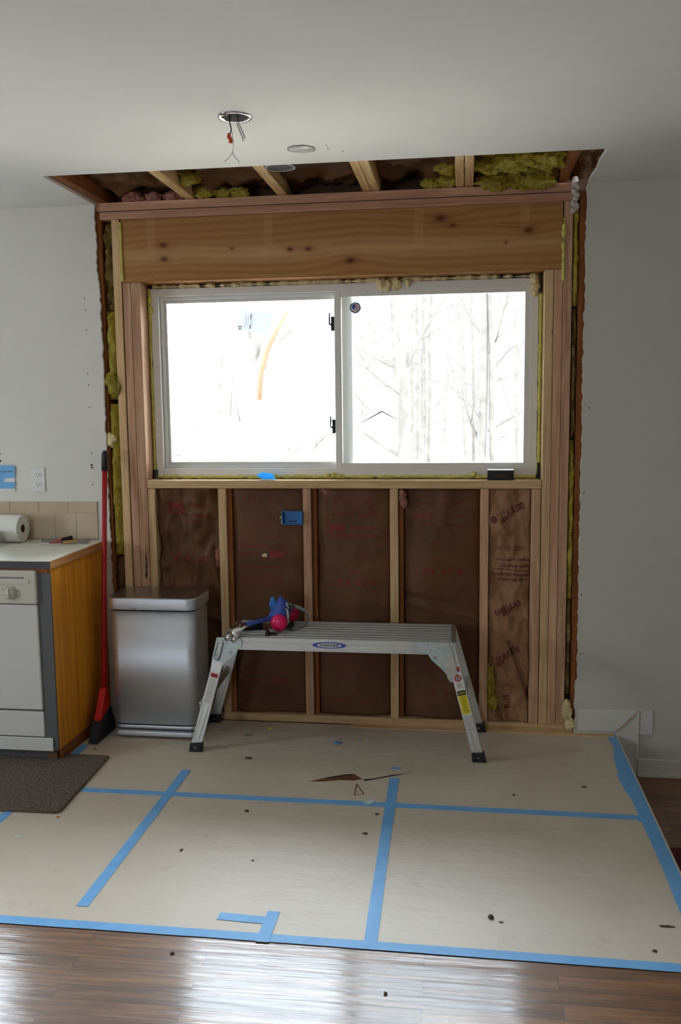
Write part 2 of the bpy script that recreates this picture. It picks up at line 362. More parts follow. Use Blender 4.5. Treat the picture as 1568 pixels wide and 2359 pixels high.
M['grey'] = plain('grey_filler_paint', (92, 92, 92), .55, noise_amt=.06)
M['lam'] = plain('white_laminate', (226, 224, 210), .4, noise_amt=.04, nscale=5)
M['lamedge'] = plain('dark_laminate_edge', (72, 70, 74), .5); M['appl'] = plain('off_white_enamel', (214, 212, 206), .35, bump=.05, bscale=200)
M['applp'] = plain('almond_panel_plastic', (206, 202, 186), .4); M['mark'] = plain('grey_panel_print', (120, 118, 108), .6)
def tile_mat():
    n = N('beige_tile'); oi = n.pos(); f = n.noise(oi, 4, 3, .5); n.l(n.ramp(f, [(.3, s2l((192, 170, 142))), (.7, s2l((206, 186, 158)))]), n.b.inputs['Base Color']); n.b.inputs['Roughness'].default_value = .3; return n.m
M['tile'] = tile_mat(); M['grout'] = plain('tan_grout', (206, 188, 160), .9)
def mat_mat():
    n = N('grey_fleck_mat'); f = n.noise(n.pos(), 90, 4, .8); g = n.noise(n.pos(), 7, 4, .6)
    col = n.ramp(f, [(.35, s2l((62, 54, 48))), (.5, s2l((98, 88, 78))), (.66, s2l((142, 134, 122)))]); col = n.mix(n.math('MULTIPLY', g, .3), col, s2l((100, 66, 44)))
    n.l(col, n.b.inputs['Base Color']); n.b.inputs['Roughness'].default_value = .9; n.bump(f, .8, .006); return n.m
M['mat'] = mat_mat(); M['matedge'] = plain('brown_mat_binding', (104, 80, 60), .8)
M['red'] = plain('red_enamel', (176, 24, 28), .35); M['redp'] = plain('bright_red_plastic', (206, 36, 22), .4); M['bristle'] = plain('dark_bristle', (36, 32, 38), .8)
M['white'] = plain('white_plastic', (226, 224, 218), .4); M['towel'] = plain('paper_towel', (236, 234, 226), .9, bump=.4, bscale=80); M['card'] = plain('brown_card_core', (110, 84, 66), .9)
M['bluep'] = plain('electrical_box_blue', (30, 120, 190), .4); M['blued'] = plain('respirator_blue', (52, 84, 168), .45, bump=.1); M['bluem'] = plain('tool_blue_paint', (44, 66, 150), .4)
M['mag'] = plain('magenta_filter', (226, 14, 92), .3); M['strap'] = plain('grey_elastic', (140, 144, 140), .8); M['clear'] = plain('pale_rubber', (168, 168, 162), .5)
M['chrome'] = plain('polished_steel', (222, 222, 226), .16, 1); M['brown'] = plain('varnished_handle', (120, 78, 40), .35)
M['orange'] = plain('orange_wire_nut', (206, 84, 50), .5); M['wire'] = plain('grey_wire', (128, 120, 114), .5); M['wired'] = plain('dark_wire', (52, 46, 48), .5)
M['label'] = plain('white_label', (232, 230, 226), .5); M['thinlabel'] = plain('thin_paper_label', (236, 238, 240), .6); M['thinblue'] = plain('thin_blue_tape', (90, 180, 236), .6); M['yellow'] = plain('yellow_label', (226, 206, 20), .45); M['redl'] = plain('red_label', (190, 38, 46), .5); M['black'] = plain('black_print', (22, 22, 24), .5); M['logob'] = plain('logo_blue', (40, 70, 170), .4)
M['bark'] = plain('grey_bark', (92, 86, 80), .9, noise_amt=.3, nscale=6); M['barkr'] = plain('rusty_bark', (96, 58, 38), .9, noise_amt=.2)
M['leaf'] = plain('leaf_litter', (176, 164, 148), 1, noise_amt=.25, nscale=1.5); M['sheath'] = plain('old_sheathing', (96, 70, 50), .9, noise_amt=.2)
M['side'] = plain('pale_siding', (220, 220, 216), .7); M['trimw'] = plain('trim_paint', (224, 222, 214), .5); M['darkred'] = plain('dark_red_rug', (84, 20, 24), .95, noise_amt=.2, nscale=60, bump=.5, bscale=200)
M['tearp'] = kraft('torn_paper_brown', (92, 58, 34), (128, 86, 52))

# ------------------------------------------------------------------ room shell
XL, XR = -.967, 1.2385; ZC = 2.44; X0, X1, Y0 = -3.6, 3.3, -6.6; XE = 1.41; LOW = -.187
def poly_wall(name, pts, mat, y0, y1, **k): return struct(name, prism(B(), pts, 'y', y0, y1), mat, **k)
r1 = random.Random(3)
edge = [(XL+.004*r1.uniform(-1, 1)+(.006 if z < 2.1 else -.002), z) for z in [.68+i*(ZC-.68)/90 for i in range(91)]]
edgel = [(-.985, 0), (-.985, .62), (-.947, .66)]
bm = B()   # drywall left of the opening, with the kitchen window's hole (four slabs)
kx0, kx1, kz0, kz1 = -2.25, -1.575, 1.12, 2.1
prism(bm, [(kx1, 0), (-.955, 0), (-.957, .62)]+edge+[(kx1, ZC)], 'y', -.0127, 0)
box(bm, X0, kx0, -.0127, 0, 0, ZC); box(bm, kx0, kx1, -.0127, 0, 0, kz0); box(bm, kx0, kx1, -.0127, 0, kz1, ZC)
wl = struct('wall_front_left', bm, M['wall'])
bm = B(); edr = [(XR+.0035*r1.uniform(-1, 1)-(.008 if z < .25 else 0), z) for z in [i*ZC/120 for i in range(121)]]
prism(bm, [(X1, ZC), (X1, LOW), (XR+.03, LOW), (XR+.03, 0)]+edr, 'y', -.0127, 0)
wr = struct('wall_front_right', bm, M['wallr'])
# torn paper and gypsum showing along both cut edges
def strip_mesh(pts, sgn, amp, seed, y):
    bm = B(); prev = None
    for i in range(len(pts)-1):
        (xa, za), (xb, zb) = pts[i], pts[i+1]
        for k in range(4):
            t_ = k/4; z = za+(zb-za)*t_; x = xa+(xb-xa)*t_; w_ = sgn*(.0012+amp*.8*max(0, .1+.6*noise.noise(Vector((z*5, seed, 0)))+.5*fbm(z*60, seed, 0, 3)*(.4+abs(noise.noise(Vector((z*11, 0, seed)))))))
            cur = [bm.verts.new(q) for q in ((x-sgn*.0015, y, z), (x+w_, y+.002, z), (x+w_, -.003, z), (x-sgn*.0015, -.003, z))]
            if prev:
                for j in range(4): bm.faces.new((prev[j], prev[(j+1)%4], cur[(j+1)%4], cur[j]))
            else: bm.faces.new(cur)
            prev = cur
    bm.faces.new(prev[::-1]); return bm
obj('torn_edge', strip_mesh(edge, 1, .007, 1.5, -.0135), M['gyp'], wl)
obj('torn_edge', strip_mesh(edr[6:], -1, .009, 4.5, -.0135), M['gyp'], wr)
for u, v in ((195, 688), (197, 714), (199, 760), (202, 861), (204, 887), (206, 938), (211, 1044), (211, 1071), (212, 1077), (213, 1116), (1, 1046), (1, 1062)):
    p = P(u, v, 'y', -.013); s = 1.7 if v in (1071, 1077, 1062) else 1
    obj('screw_hole', solid_lathe((p.x, -.0135, p.z), [(.0028*s, 0), (.0028*s, .003)], 'y', 10), M['void'], wl)
for u, v in ((1355, 940), (1342, 1136), (1337, 1370), (1335, 1506)):
    p = P(u, v, 'y', -.013); obj('screw_hole', solid_lathe((p.x+.004, -.0135, p.z), [(.003, 0), (.003, .003)], 'y', 10), M['void'], wr)
# outside sheathing
wx0, wx1, wz0, wz1 = -.77, 1.068, 1.166, 2.088
bm = B()
for a in ((X0, kx0, -.8, 2.95), (kx0, kx1, -.8, kz0), (kx0, kx1, kz1, 2.95), (kx1, wx0, -.8, 2.95), (wx0, wx1, -.8, wz0), (wx0, wx1, wz1, 2.95), (wx1, X1, -.8, 2.95)): box(bm, a[0], a[1], .142, .165, a[2], a[3])
struct('wall_front_sheathing', bm, M['sheath'])
bm = B()  # kitchen window jambs
for a in ((kx0, kx0+.02, kz0, kz1), (kx1-.02, kx1, kz0, kz1), (kx0, kx1, kz0, kz0+.02), (kx0, kx1, kz1-.02, kz1)): box(bm, a[0], a[1], -.02, .17, a[2], a[3])

k2 = struct('window_2', bm, M['trimw']); obj('glass', bx(kx0+.02, kx1-.02, .118, .122, kz0+.02, kz1-.02), M['glass'], k2)
# ceiling with the cut-out
YO = -.5355
bm = B(); ct = ZC+.0127
prism(bm, [(X0, 0), (X0, Y0), (X1, Y0), (X1, 0), (XR+.004, 0), (XR+.002, -.1), (XR+.006, -.22), (XR, -.35), (XR+.004, YO), (.3, YO+.002), (XL, YO), (XL, 0)], 'z', ZC, ct)
struct('ceiling', bm, M['ceil'])
struct('overhead_light_block', bx(X0-.1, X1+.1, Y0-.1, .165, 2.66, 2.70), M['sheath'])  # unseen enclosure added above the joists to block daylight
# floors
bm = B(); box(bm, X0, XE, Y0, .1415, -.22, 0); struct('floor', bm, M['floor'])
bm = B(); box(bm, XE, X1, Y0, 0, -.24, LOW); struct('floor_lower', bm, M['lowfloor'])
bm = B()
struct('trim_1', prism(B(), [(XE-.03, -.001), (XE+.012, -.001), (XE+.012, -.02), (XE+.001, -.026), (XE+.001, LOW), (XE-.03, LOW)], 'y', -6.5, -.014), M['trimw'])
# side and back walls; their openings are added as unseen fill light sources
bm = B(); sy0, sy1, sz0, sz1 = -2.42, -1.78, 1.03, 1.67
for a in ((Y0, sy0, -.24, 2.45), (sy1, .165, -.24, 2.45), (sy0, sy1, -.24, sz0), (sy0, sy1, sz1, 2.45)): box(bm, X0-.12, X0, a[0], a[1], a[2], a[3])
struct('wall_left', bm, M['wall'])
struct('wall_right', bx(X1, X1+.12, Y0, .165, -.24, 2.45), M['wall'])
bx0, bx1, bz0, bz1 = -2.05, -1.45, 1.0, 1.6; bm = B()
for a in ((X0, bx0, -.24, 2.45), (bx1, X1, -.24, 2.45), (bx0, bx1, -.24, bz0), (bx0, bx1, bz1, 2.45)): box(bm, a[0], a[1], Y0-.12, Y0, a[2], a[3])
struct('wall_back', bm, M['wall'])
# right-hand baseboards and skirt
bm = B(); box(bm, 1.513, X1, -.029, -.0127, LOW, -.104); box(bm, 1.513, X1, -.036, -.0127, LOW, LOW+.018)
struct('baseboard_front', bm, M['trimw'], bevel=.003)
struct('baseboard_upper', prism(B(), [(1.244, .022), (1.41, .018), (1.507, .116), (1.507, .122), (1.244, .122)], 'y', -.0225, -.0127), M['trimw'], bevel=.002)
struct('trim_2', prism(B(), [(1.412, .013), (1.412, LOW), (1.513, LOW), (1.513, .122)], 'y', -.019, -.0127), M['trimw'], bevel=.001)
bm = B(); beam(bm, (1.414, -.0245, .017), (1.51, -.0245, .122), .005, .004); struct('trim_3', bm, M['pale']['x'])
bm = B(); box(bm, 1.503, 1.516, -.027, -.0127, -.105, .122); struct('trim_4', bm, M['trimw'], bevel=.003)

# ------------------------------------------------------------------ framing of the opened wall
ST = .0381; D1 = .14
def stud(x0, z0, z1, label, mat, name='stud', x1=None, y0=0, y1=D1, group=None):
    return single(name, label, 'stud', bx(x0, x1 or x0+ST, y0, y1, z0, z1), mat, group, bevel=.0025)
SP, TP = M['stud'], M['pale']
zt = 2.4506; zh1 = 2.3744; zh0 = 2.088; zs1 = 1.166; zs0 = 1.128
single('top_plate', 'upper of the two long reddish wall plates, directly under the joists', 'plate', bx(XL, 1.19, 0, D1, zt-.0378, zt), M['plate'], bevel=.002)
single('top_plate', 'lower of the two long reddish wall plates, resting on the header beam', 'plate', bx(-.952, 1.19, .001, D1, zh1, zh1+.0350), M['plate'], bevel=.002)
single('header_beam', 'wide knotty orange timber header beam spanning above the window', 'beam', bx(-.853, 1.143, .003, D1, zh0, zh1-.001), M['header'], bevel=.002)
single('sole_plate', 'bottom wall plate lying on the floor under the cripple studs', 'plate', bx(-.93, 1.235, 0, D1, .0012, ST), TP['x'], bevel=.002)
single('sill_plate', 'pale rough sill lumber directly below the window', 'plate', bx(wx0, wx1-.001, -.001, D1, zs0, zs1), TP['x'], bevel=.003)
stud(-.898, ST, zh1-.001, 'pale king stud at the far edge beside yellow insulation, full height left of the window', TP['z'])
stud(-.8535, ST, zh0-.001, 'reddish stud pressed between the pale king stud and the innermost jamb stud', SP['z'], 'jack_stud', x1=-.8165)
stud(-.8150, ST, zh0-.001, 'stud lining the window opening beside the narrow foam bead, above the trash can', SP['z'], 'jack_stud', x1=-.7715)
stud(-.769, ST, zs0-.001, 'short stud below the sill nearest the steel trash can', TP['z'], 'cripple_stud', x1=-.733)
for i, t in enumerate(('pale short stud under the sill, behind the pry bar end of the platform', 'short stud under the sill with the blue electrical box on its side',
                       'short stud under the sill with a small pink tuft at its top', 'short stud with a dark knot near its foot, beside the tan kraft bay')):
    x = (i-1)*.4064+(.0035 if i == 3 else -.001 if i else 0)
    stud(x-ST/2, ST, zs0-.001, t, (TP['z'], SP['z'], TP['z'], SP['z'])[i], 'cripple_stud')
stud(1.024, ST, zs0-.001, 'wide short stud under the sill end, just past the tan kraft bay', SP['z'], 'cripple_stud', x1=1.066)
stud(1.0695, ST, zh0-.001, 'yellowish stud lining the window opening on the grey wall side', TP['z'], 'jack_stud', x1=1.107)
stud(1.1085, ST, zh0-.001, 'stud in the middle of the full triple stack beside the grey wall', SP['z'], 'jack_stud', x1=1.1455)
stud(1.147, ST, zh1-.001, 'full height king stud bordering the yellow insulation strip near the grey wall', SP['z'], x1=1.1845)
stud(-.985, 0, zt-.04, 'old orange brown stud edge beside the white drywall at the trash can', M['old']['z'], 'old_stud', x1=-.949, y0=.006)
stud(1.213, 0, zt-.04, 'old orange stud edge beside the grey drywall', M['old']['z'], 'old_stud', x1=1.25, y0=.010)
for i, t in enumerate(('orange wood strip showing beside the upright printed kraft sheet', 'orange wood strip showing just past the electrical box stud', 'thin orange wood strip showing past the stud with the pink tuft')):
    x = (i-1)*.4064+ST/2
    single('furring_strip', t, 'wood strip', bx(x+.001, x+.0225, .022, D1-.02, ST+.001, zs0-.002), M['old']['z'], bevel=.002)
# stain at the foot of the jamb stud
single('dark_sap_stain', 'dark brown stain low on the jamb stud just above the trash can lid', 'stain', prism(B(), [(-.797, .71), (-.793, .69), (-.790, .70), (-.787, .685), (-.784, .72), (-.787, .735), (-.783, .755), (-.787, .775), (-.785, .79), (-.789, .80), (-.788, .82), (-.792, .815), (-.793, .785), (-.791, .765), (-.795, .75), (-.793, .73)], 'y', -.0012, .0005), plain('dark_sap', (58, 32, 22), .6))

# ------------------------------------------------------------------ insulation batts
def bay_fn(x0, x1, y0, bulge, amp, seed, fr=5.0):
    def fn(x, z):
        t = (x-x0)/(x1-x0); e = math.sin(max(0, min(1, t))*math.pi)**.45
        return y0-bulge*e+amp*(.7*fbm(x*fr, z*fr*.6, seed)-.55*max(0, crease(x*fr*.8, z*fr*.5, seed+3)))
    return fn
bays = []
def batt(x0, x1, z0, z1, fn, mat, label, nx=30, nz=110, name='kraft_faced_insulation', cat='insulation'):
    o = single(name, label, cat, sheet(x0, x1, z0, z1, fn, .138, nx, nz), mat, smooth=True); return o
def on(fn, lift=.0016): return lambda x, z: Vector((x, fn(x, z)-lift, z))
zb0, zb1 = ST+.001, zs0-.002
f0 = bay_fn(-.735, -.426, .050, .012, .060, 11, 7)
f1 = bay_fn(-.364, -.020, .045, .020, .020, 22, 4)
f2 = bay_fn(.042, .386, .045, .022, .021, 33, 4)
f3_ = bay_fn(.449, .797, .045, .020, .022, 44, 4)
def f3(x, z):
    zc = .624-(x-.447)*.173; d = (z-zc)/.012
    return f3_(x, z)+.012*math.exp(-d*d)-.008*math.exp(-((z-zc+.03)/.025)**2)
f4_ = bay_fn(.834, 1.022, .034, .022, .036, 55, 8)
def f4(x, z):
    y = f4_(x, z); y -= .010*math.exp(-((z-.60)/.035)**2); y += .03*math.exp(-(((x-.985+.35*(z-.28))/.010)**2)) if z < .42 else 0
    if z < .3: y += .02*math.exp(-(((x-.9+.35*(z-.05))/.009)**2))
    return y
b0 = batt(-.732, -.427, zb0, zb1, f0, M['kraft'], 'crumpled dark kraft insulation with torn red print, behind the trash can')
b1 = batt(-.363, -.021, zb0, zb1, f1, M['kraft'], 'kraft insulation whose red lettering reads upright, beside the blue electrical box', 26, 90)
b2 = batt(.043, .385, zb0, zb1, f2, M['kraft'], 'kraft insulation with upside down red print, just past the electrical box stud', 26, 90)
b3 = batt(.450, .796, zb0, zb1, f3, M['kraft'], 'kraft insulation with upside down red print and a long sagging crease', 26, 90)
b4 = batt(.835, 1.021, zb0, zb1, f4, M['kraft2'], 'lighter tan kraft insulation in the narrow bay with large maroon slanted letters', 34, 160)
def lines(bm, cx, z, wd, n, fn, gap=.0085, rot=0):
    r = random.Random(int(z*999))
    for k in range(n):
        zz = z-gap*k if not rot else z+gap*k; x = cx-wd/2
        while x < cx+wd/2-.01:
            L = r.uniform(.008, .03); L = min(L, cx+wd/2-x); add_bar(bm, x, zz, x+L, zz, .0022, fn, 3); x += L+.004
def pat_label(parent, cx, z, fn, up, ink, frame_h=.42, zmin=.05, zmax=1.12):
    s = 1 if up else -1; ro = 0 if up else math.pi; g = on(fn); bm = B()
    add_text(bm, 'Owens-Corning', cx, z, .216, .026, g, ro, .02)
    add_text(bm, 'Fiberglas', cx-s*.052, z-s*.038, .11, .022, g, ro, .02)
    add_text(bm, 'Building Insulation', cx, z-s*.098, .216, .022, g, ro, .015)
    if zmin < z-s*.13 < zmax: lines(bm, cx, z-s*.125, .21, 2, g, rot=not up)
    if zmin < z-s*.15-s*.04 < zmax:
        lines(bm, cx, z-s*.15, .21, 5, g, rot=not up)
    o = obj('printed_lettering', bm, ink, parent); bm = B()
    for k in range(12): add_bar(bm, cx+s*.075-.038, z-s*.038-.015+k*.0028, cx+s*.075+.038, z-s*.038-.015+k*.0028, .0029, g, 8)
    obj('printed_emblem_block', bm, ink, parent)
    bm = B(); xa, xb = cx-.125, cx+.125; zt_ = z+s*.042; zb = z-s*frame_h; zt_ = min(max(zt_, zmin), zmax); zb = min(max(zb, zmin), zmax)
    add_bar(bm, xa, zt_, xb, zt_, .0016, g, 24); add_bar(bm, xa, zt_, xa, zb, .0014, g, 40); add_bar(bm, xb, zt_, xb, zb, .0014, g, 40)
    obj('printed_border', bm, ink, parent)
def pat_r19(parent, cx, z, fn, up, ink, txt='R-19  6¼"'):
    ro = 0 if up else math.pi; s = 1 if up else -1; g = on(fn); bm = B(); add_text(bm, txt, cx, z, .21, .033, g, ro, .03)
    for k in range(4): add_bar(bm, cx-.028+k*.007, z-s*(.045+k*.008), cx+.028-k*.007, z-s*(.045+k*.008), .0022, g, 4)
    obj('printed_rating', bm, ink, parent)
    bm = B(); lines(bm, cx, z-s*.10, .19, 6, g, .011, rot=not up); obj('printed_small_text', bm, M['inkdim'], parent)
pat_r19(b1, -.21, 1.077, f1, True, M['inkdim']); pat_label(b1, -.225, .851, f1, True, M['ink']); pat_label(b1, -.228, .237, f1, True, M['inkdim'], .17)
pat_label(b2, .215, .905, f2, False, M['ink'], .20); pat_r19(b2, .214, .683, f2, False, M['ink']); pat_label(b2, .213, .30, f2, False, M['inkdim'], .3); pat_r19(b2, .214, .09+.02, f2, False, M['inkdim'])
pat_label(b3, .613, .961, f3, False, M['inkdim'], .14); pat_r19(b3, .612, .741, f3, False, M['ink']); pat_r19(b3, .62, .167, f3, False, M['inkdim']); 
bm = B(); lines(bm, .61, .40, .2, 7, on(f3), .011); obj('printed_small_text', bm, M['inkdim'], b3)
bm = B(); g0 = on(f0, .002)
for k in range(12): add_bar(bm, -.679, 1.03+k*.0028-k*.0, -.605, 1.02+k*.0028, .0030, g0, 8)
obj('printed_emblem_block', bm, M['ink'], b0)
bm = B(); add_text(bm, 'Building', -.635, 1.005, .10, .024, g0, -.15, .02); add_text(bm, 'Insulation', -.51, .995, .10, .022, g0, -.1, .02); add_text(bm, 'Fiberglas', -.52, 1.045, .11, .02, g0, -.1, .02)
add_bar(bm, -.68, .975, -.45, .955, .0025, g0, 20); obj('printed_lettering', bm, M['ink'], b0)
bm = B(); add_text(bm, '6¼" 61-R', -.58, .788, .20, .034, g0, math.pi-.05, .03); lines(bm, -.6, .66, .17, 5, g0, .012); obj('printed_rating', bm, M['ink'], b0)
g4 = on(f4, .002); bm = B()
add_text(bm, 'anville', .922, 1.012, .165, .046, g4, math.pi+.46, .03)
add_text(bm, 'enjoy comfort', .945, .804, .150, .020, g4, math.pi+.01, .01); add_text(bm, 'save energy', .955, .778, .130, .019, g4, math.pi, .01)
add_bar(bm, .862, .763, 1.014, .752, .004, g4, 16); add_text(bm, 'building insulation', .935, .735, .160, .019, g4, math.pi-.03, .01); add_text(bm, 'gold fiberglass', .945, .711, .135, .018, g4, math.pi-.02, .01)
for k in range(4): add_bar(bm, .865, .850+k*.0055, 1.015, .846+k*.0055, .0014, g4, 16)
add_text(bm, 'nville', .925, .575, .125, .040, g4, math.pi+.44, .03); add_text(bm, 'anvill', .925, .352, .13, .046, g4, math.pi+.55, .03); add_text(bm, 'R-19', .925, .135, .06, .03, g4, math.pi/2+.1, .02)
obj('printed_lettering', bm, M['inkp'], b4)
# fluff strips
def fluff(x0, x1, z0, z1, yf, dep, label, mat, seed, name='fibreglass_strip', fr=14, amp=.03, cat='insulation', nx=14):
    nz = max(8, int((z1-z0)/.009))
    def fn(x, z):
        t = (x-x0)/(x1-x0); e = math.sin(math.pi*max(0, min(1, t)))**.5; k = math.sin(math.pi*max(0, min(1, (z-z0)/(z1-z0))))**.25
        return yf+.035-.035*e*k+amp*fbm(x*fr*1.5, z*fr, seed, 5)*.6
    bm = sheet(x0, x1, z0, z1, fn, yf+dep, nx, nz)
    for v in bm.verts:
        v.co.x += .004*noise.noise(v.co*25+Vector((seed, 0, 0)))
    return single(name, label, cat, bm, mat, smooth=True)
fluff(-.9485, -.899, 1.965, 2.37, .012, .08, 'dirty torn insulation high in the gap beside the white drywall', M['dfluff'], 1, fr=20, amp=.05)
fluff(-.9485, -.899, 1.55, 1.962, .0, .1, 'yellow fibreglass in the gap, from the torn dark stretch down to the puffed-out tuft', M['yfluff'], 2)
fluff(-.9485, -.899, .80, 1.53, -.004, .1, 'long yellow fibreglass strip in the gap behind the broom handle', M['yfluff'], 3)
fluff(-.9485, -.899, .04, .798, .008, .1, 'brown papery insulation low in the gap behind the trash can', M['kraft3'], 4)
bm = B(); blob(bm, (-.925, -.002, 1.635), .030, (1, .8, 1.2), .5, n=5, seed=2); blob(bm, (-.912, .0, 1.60), .028, (1, .8, 1.3), .5, n=5, seed=5)
single('fibreglass_tuft', 'pale yellow tuft bulging out of the gap over the drywall edge', 'insulation', bm, M['yfluff'], smooth=True)
bm = B(); blob(bm, (-.938, .0, 1.30+.06), .022, (1, .6, 1.4), .5, n=5, seed=8)
single('fibreglass_tuft', 'small cream tuft in the gap just above the black broom grip', 'insulation', bm, M['foamw'], smooth=True)
fluff(1.186, 1.2125, 1.93, 2.36, -.006, .1, 'bright yellow fibreglass at the top of the gap by the grey wall', M['yfluff'], 11, nx=8)
fluff(1.186, 1.2125, 1.35, 1.925, .006, .1, 'brownish yellow fibreglass in the gap beside the window, grey wall side', M['dfluff'], 12, nx=8)
fluff(1.186, 1.2125, .62, 1.345, .0, .1, 'yellow fibreglass in the gap below window height, grey wall side', M['yfluff'], 13, nx=8)
fluff(1.186, 1.2125, .17, .618, .006, .1, 'darker fibreglass low in the gap near the skirt board', M['dfluff'], 14, nx=8)
bm = B(); blob(bm, (1.196, -.004, .105), .026, (.8, .6, 1.8), .5, n=5, seed=3); blob(bm, (1.21, -.01, .045), .022, (1, .6, 1.3), .5, n=5, seed=4)
single('fibreglass_tuft', 'white torn tuft at the foot of the gap by the skirt board', 'insulation', bm, M['foamw'], smooth=True)
bm = B(); blob(bm, (.849, .0, .215), .022, (.7, .5, 4.2), .5, n=5, seed=6); blob(bm, (.86, -.004, .135), .024, (.9, .5, 1.4), .5, n=5, seed=7)
single('fibreglass_tuft', 'bright yellow tuft hanging out beside the tan kraft bay', 'insulation', bm, M['yfluff'], smooth=True)
bm = B(); blob(bm, (.445, .004, 1.095), .018, (.8, .7, 1.4), .5, n=5, seed=1); blob(bm, (.452, .0, 1.065), .016, (.9, .7, 1.5), .5, n=5, seed=9)
single('fibreglass_tuft', 'small pink tuft just under the sill beside the middle short stud', 'insulation', bm, M['pfluff'], smooth=True)
bm = B(); blob(bm, (-.436, .02, .80), .02, (.7, .7, 2.2), .5, n=5, seed=12)
single('fibreglass_tuft', 'pink tuft poking out of the crumpled kraft bay', 'insulation', bm, M['pfluff'], smooth=True)
bm = B(); blob(bm, (.10, .035, 1.112), .03, (1.5, .5, .5), .5, n=5, seed=13)
single('fibreglass_tuft', 'faint pink tuft under the sill past the electrical box stud', 'insulation', bm, M['pfluff'], smooth=True)

# ------------------------------------------------------------------ ceiling cut-out
jl = [(-.953, -.915, 'old', 'dark orange joist edge at the cut beside the white ceiling, kitchen side'), (-.545, -.498, 'j', 'pale joist nearest the kitchen side of the ceiling cut-out'), (-.115, -.07, 'j', 'pale joist in the ceiling cut-out beside the black round can housing'),
      (.272, .307, 'j', 'kitchen-side member of the doubled joist in the middle of the cut-out'), (.309, .347, 'j', 'window-centre joist, other half of the middle doubled pair'),
      (.682, .717, 'j', 'paler half of the doubled joist toward the grey wall'), (.720, .757, 'j', 'orange half of the doubled joist toward the grey wall'), (1.120, 1.157, 'old', 'orange joist crossing the corner of the cut-out by the grey wall')]
for a, b, k, lab in jl:
    single('ceiling_joist', lab, 'joist', bx(a, b, -.95, .13, 2.4535, 2.64), M['old']['y'] if k == 'old' else M['joist'], bevel=.002)
def translucent(m, col, f):
    t = m.node_tree; o = [x for x in t.nodes if x.type == 'OUTPUT_MATERIAL'][0]; tr = t.nodes.new('ShaderNodeBsdfTranslucent'); tr.inputs[0].default_value = s2l(col); mx = t.nodes.new('ShaderNodeMixShader'); mx.inputs[0].default_value = f
    t.links.new(t.nodes['Principled BSDF'].outputs[0], mx.inputs[1]); t.links.new(tr.outputs[0], mx.inputs[2]); t.links.new(mx.outputs[0], o.inputs[0])
translucent(M['thinlabel'], (150, 154, 164), .30); translucent(M['thinblue'], (110, 205, 250), .45)
def ceil_batt(x0, x1, seed, label, mat, amp=.035, zb=2.525, fr=9):
    bm = B(); nx, ny = 26, 40; g = []
    for j in range(ny+1):
        g.append([bm.verts.new((x0+(x1-x0)*i/nx, -.9+1.03*j/ny, zb+amp*fbm((x0+(x1-x0)*i/nx)*fr, (-.9+1.03*j/ny)*fr, seed, 4)-amp*.8*max(0, crease((x0+(x1-x0)*i/nx)*fr*.8, j/ny*fr*.8, seed)))) for i in range(nx+1)])
    for j in range(ny):
        for i in range(nx): bm.faces.new((g[j][i], g[j][i+1], g[j+1][i+1], g[j+1][i]))
    rr = bmesh.ops.extrude_face_region(bm, geom=bm.faces[:])
    for v in [e for e in rr['geom'] if isinstance(e, bmesh.types.BMVert)]: v.co.z = 2.645
    return single('ceiling_insulation', label, 'insulation', bm, mat, smooth=True)
cb = [(-.912, -.548, 1, 'brown kraft insulation in the cut-out bay at the kitchen corner', 'kraft3'), (-.495, -.118, 2, 'crumpled brown kraft insulation between the two pale single joists', 'kraft3'),
      (-.067, .269, 3, 'wrinkled brown kraft insulation above the header knots, before the middle doubled joist', 'kraft3'), (.350, .679, 4, 'crumpled kraft insulation between the two doubled joists', 'kraft3'), (.760, 1.117, 5, 'yellow fibreglass filling the cut-out bay next to the orange corner joist', 'yfluff'), (1.160, 1.30, 6, 'dark brown kraft scrap in the corner bay by the grey wall', 'kraft3')]
for x0, x1, s, lab, mt in cb: ceil_batt(x0, x1, s, lab, M[mt])
def tufts(lab, mt, lst):
    bm = B()
    for i, (x, y, z, r) in enumerate(lst): blob(bm, (x, y, z), r, (1.5, 1, .8), .6, n=5, seed=i+int(x*10))
    single('fibreglass_tuft', lab, 'insulation', bm, M[mt], smooth=True)
tufts('pink fibreglass lying on the top plate at the kitchen corner', 'pfluff', [(-.79, .02, 2.470, .034), (-.70, .03, 2.468, .030), (-.61, .03, 2.468, .030)])
tufts('yellow fibreglass clump behind the pale joist, kitchen side of the cut-out', 'yfluff', [(-.45, .0, 2.485, .035), (-.37, .03, 2.475, .03), (-.29, .03, 2.472, .03), (-.46, -.2, 2.50, .04)])
tufts('small yellow fibreglass clump before the doubled joist toward the grey wall', 'yfluff', [(.58, .02, 2.475, .03), (.64, 0, 2.485, .035), (.655, -.15, 2.50, .035)])
tufts('large yellow fibreglass billow above the header near the grey wall', 'yfluff', [(.86, -.02, 2.475, .055), (.95, -.01, 2.47, .05), (1.04, -.03, 2.475, .055), (.82, -.2, 2.50, .05), (.93, -.25, 2.5, .06), (1.05, -.25, 2.5, .06)])
bm = B()
for i in range(9): blob(bm, (1.195+.012*rnd.uniform(-1, 1.2), -.004, 2.46-.016*i), .011, (1.1, .8, 1.2), .6, n=3, seed=i)
single('plaster_crumbs', 'ragged crumbling plaster hanging at the corner of cut-out and grey wall', 'plaster', bm, M['gyp'], smooth=True)
# can light above, seen in the cut-out
t = thing('recessed_can', 'black metal light can seen between joists inside the ceiling cut-out', 'light fixture', (-.03, -.46, 2.456))
obj('housing', solid_lathe((-.01, -.44, 2.456), [(.060, 0), (.060, .12)], 'z'), M['dark'], t)
bm, _ = lathe(B(), [(.062, 0), (.052, 0), (.052, .004), (.062, .004), (.062, 0)], (-.01, -.44, 2.4532)); obj('rim', bm, M['zinc'], t)

